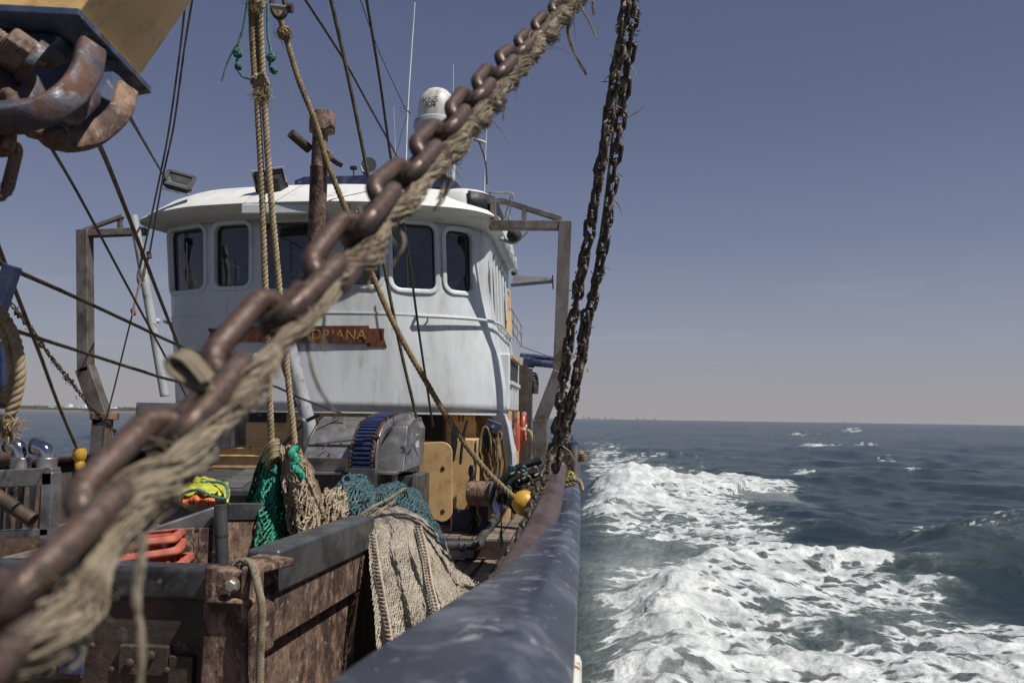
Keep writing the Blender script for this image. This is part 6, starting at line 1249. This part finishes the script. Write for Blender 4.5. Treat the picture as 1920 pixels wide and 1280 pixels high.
P = [A(150, 70, 2.2), A(236, 160, 2.35), A(226, 200, 2.3), A(120, 150, 2.1)]; MB().prism(P, (0, .05, .0)).build('lug', m_blue, bo_, bevel=.01, smooth=False)
P = [A(-90, 60, 2.5), A(140, 72, 2.5), A(232, 165, 2.5), A(215, 205, 2.45), A(150, 235, 2.4), A(60, 240, 2.35), A(-90, 245, 2.3)]; MB().prism(P, (0, .06, 0)).build('web_plate', m_blue, bo_, bevel=.01, smooth=False)
sk_ = thing('boom_shackle', 'heavy rusty double shackle with a big hex bolt hung under the boom flange', 'shackle', A(100, 240, 2.0))
def band(pts, wd, th, name, mt, Ys):
    P = catmull(PX(pts, Ys), 30); T3, _, _ = frames(P); b_ = MB(); G = []
    for p, t in zip(P, T3):
        s = np.array([.55, .75, -.3]); s -= t*s.dot(t); s /= np.linalg.norm(s); n3 = np.cross(t, s); G.append([p+s*wd*a+n3*th*c for a, c in ((-1, -.7), (-.8, -1), (.8, -1), (1, -.7), (1, .7), (.8, 1), (-.8, 1), (-1, .7))])
    b_.grid(G, closed_u=True); b_.build(name, mt, sk_, ang=50)
m_shk = mat('worn_blue_rust_steel', (.075, .075, .095), [((.12, .06, .04), 9, .48, .08, .8), ((.22, .24, .28), 12, .60, .06, .35), ((.20, .10, .07), 22, .62, .05, .8), ((.04, .06, .12), 6, .62, .08, .4)], .42, .3, .8, 26, .005)
band([(170, 92), (160, 135), (128, 180), (70, 212), (-10, 222), (-60, 222)], .036, .022, 'bow', m_shk, [2.08, 2.0, 1.93, 1.88, 1.84, 1.82])
band([(236, 168), (222, 212), (180, 250), (126, 262), (82, 250), (50, 225)], .032, .019, 'bow', m_rust, [2.34, 2.28, 2.2, 2.12, 2.08, 2.05])
MB().lathe([(.03, -.09), (.040, -.085), (.040, .05), (.03, .055)], A(150, 190, 2.12), 24, A(185, 150, 2.3)-A(90, 235, 1.95)).build('pin', m_shk, sk_)
ax3 = np.array([-.62, -.55, .42]); MB().lathe([(.050, 0), (.052, .005), (.052, .052), (.046, .058), (.020, .06)], A(52, 112, 1.92), 6, ax3).build('hex_nut', m_rust, sk_, smooth=False, bevel=.004)
b_ = MB(); c = A(52, 112, 1.92)+ax3/np.linalg.norm(ax3)*.055
pr = []
for k in range(12): pr += [(.026, k*.008), (.0225, k*.008+.004)]
MB().lathe(pr, c, 20, ax3).build('threaded_end', m_rust, sk_)
MB().lathe([(.06, -.02), (.06, 0)], A(52, 112, 1.92), 24, ax3).build('washer', m_shk, sk_)
P = [A(-70, 60, 1.85), A(40, 130, 1.95), A(70, 190, 1.95), A(-70, 250, 1.85)]; MB().prism(P, (.02, .05, 0)).build('cheek_plate', m_shk, sk_, bevel=.012, smooth=False)
lm4 = linkmesh('boom_chain_link', .11, .092, .030, m_rust, 12, 32, .05)
bc2 = thing('boom_chain', 'thick rusty chain dropping from the boom shackle at the left edge', 'chain', A(0, 330, 1.9)); chain(bc2, [A(10, 215, 1.9), A(5, 280, 1.9), A(-12, 340, 1.9), A(-40, 400, 1.9)], .11, lm4, .6, .2, .02, 3)
# left edge stanchion and coiled rope
lw = thing('davit_post', 'navy painted post leaning in at the left edge beside the coiled rope', 'post', A(0, 760, 2.9))
MB().beam(A(24, 498, 2.9), A(-24, 640, 2.9), .05, .05).build('upper_tube', m_navy, lw, bevel=.006); MB().beam(A(-2, 640, 2.9), A(4, 765, 2.9), .03, .04).build('lower_plate', m_navy, lw, bevel=.005)
rc = thing('rope_coil', 'tan laid rope coiled with a frayed end at the left edge', 'rope', A(15, 820, 2.7))
for k, pts in enumerate(([(-30, 545), (6, 590), (30, 640), (38, 700), (28, 755), (8, 790), (-20, 810)], [(-30, 560), (0, 610), (18, 655), (24, 700), (14, 735), (-20, 750)], [(-30, 700), (0, 735), (16, 748), (30, 735), (36, 700)], [(28, 740), (18, 780), (14, 810), (22, 822)])):
    b_ = MB(); b_.rope(catmull([A(x, y, 2.68+.03*k) for x, y in pts], 60), .0175, 3, .075, 8, 12); b_.build('turn', m_rope, rc)
b_ = MB(); tuft(b_, A(10, 800, 2.66), .035, 200, .05, .0018, (.5, 0, -.3), .7, 4); b_.build('frayed_end', m_rope, rc)
# ================================================================== AIR
hz = MB(); hz.box((0, 0, 15.5), (19000, 19000, 35)); me_ = hz
mh = bpy.data.materials.new('sea_haze'); mh.use_nodes = True; nt = mh.node_tree; nt.nodes.clear(); o = nt.nodes.new('ShaderNodeOutputMaterial'); pv = nt.nodes.new('ShaderNodeVolumePrincipled')
pv.inputs['Color'].default_value = (.80, .80, .86, 1); pv.inputs['Density'].default_value = .000022; pv.inputs['Anisotropy'].default_value = 0; nt.links.new(pv.outputs[0], o.inputs['Volume'])
tag(hz.build('haze', mh, smooth=False), 'thin sea haze over the water', kind='stuff')
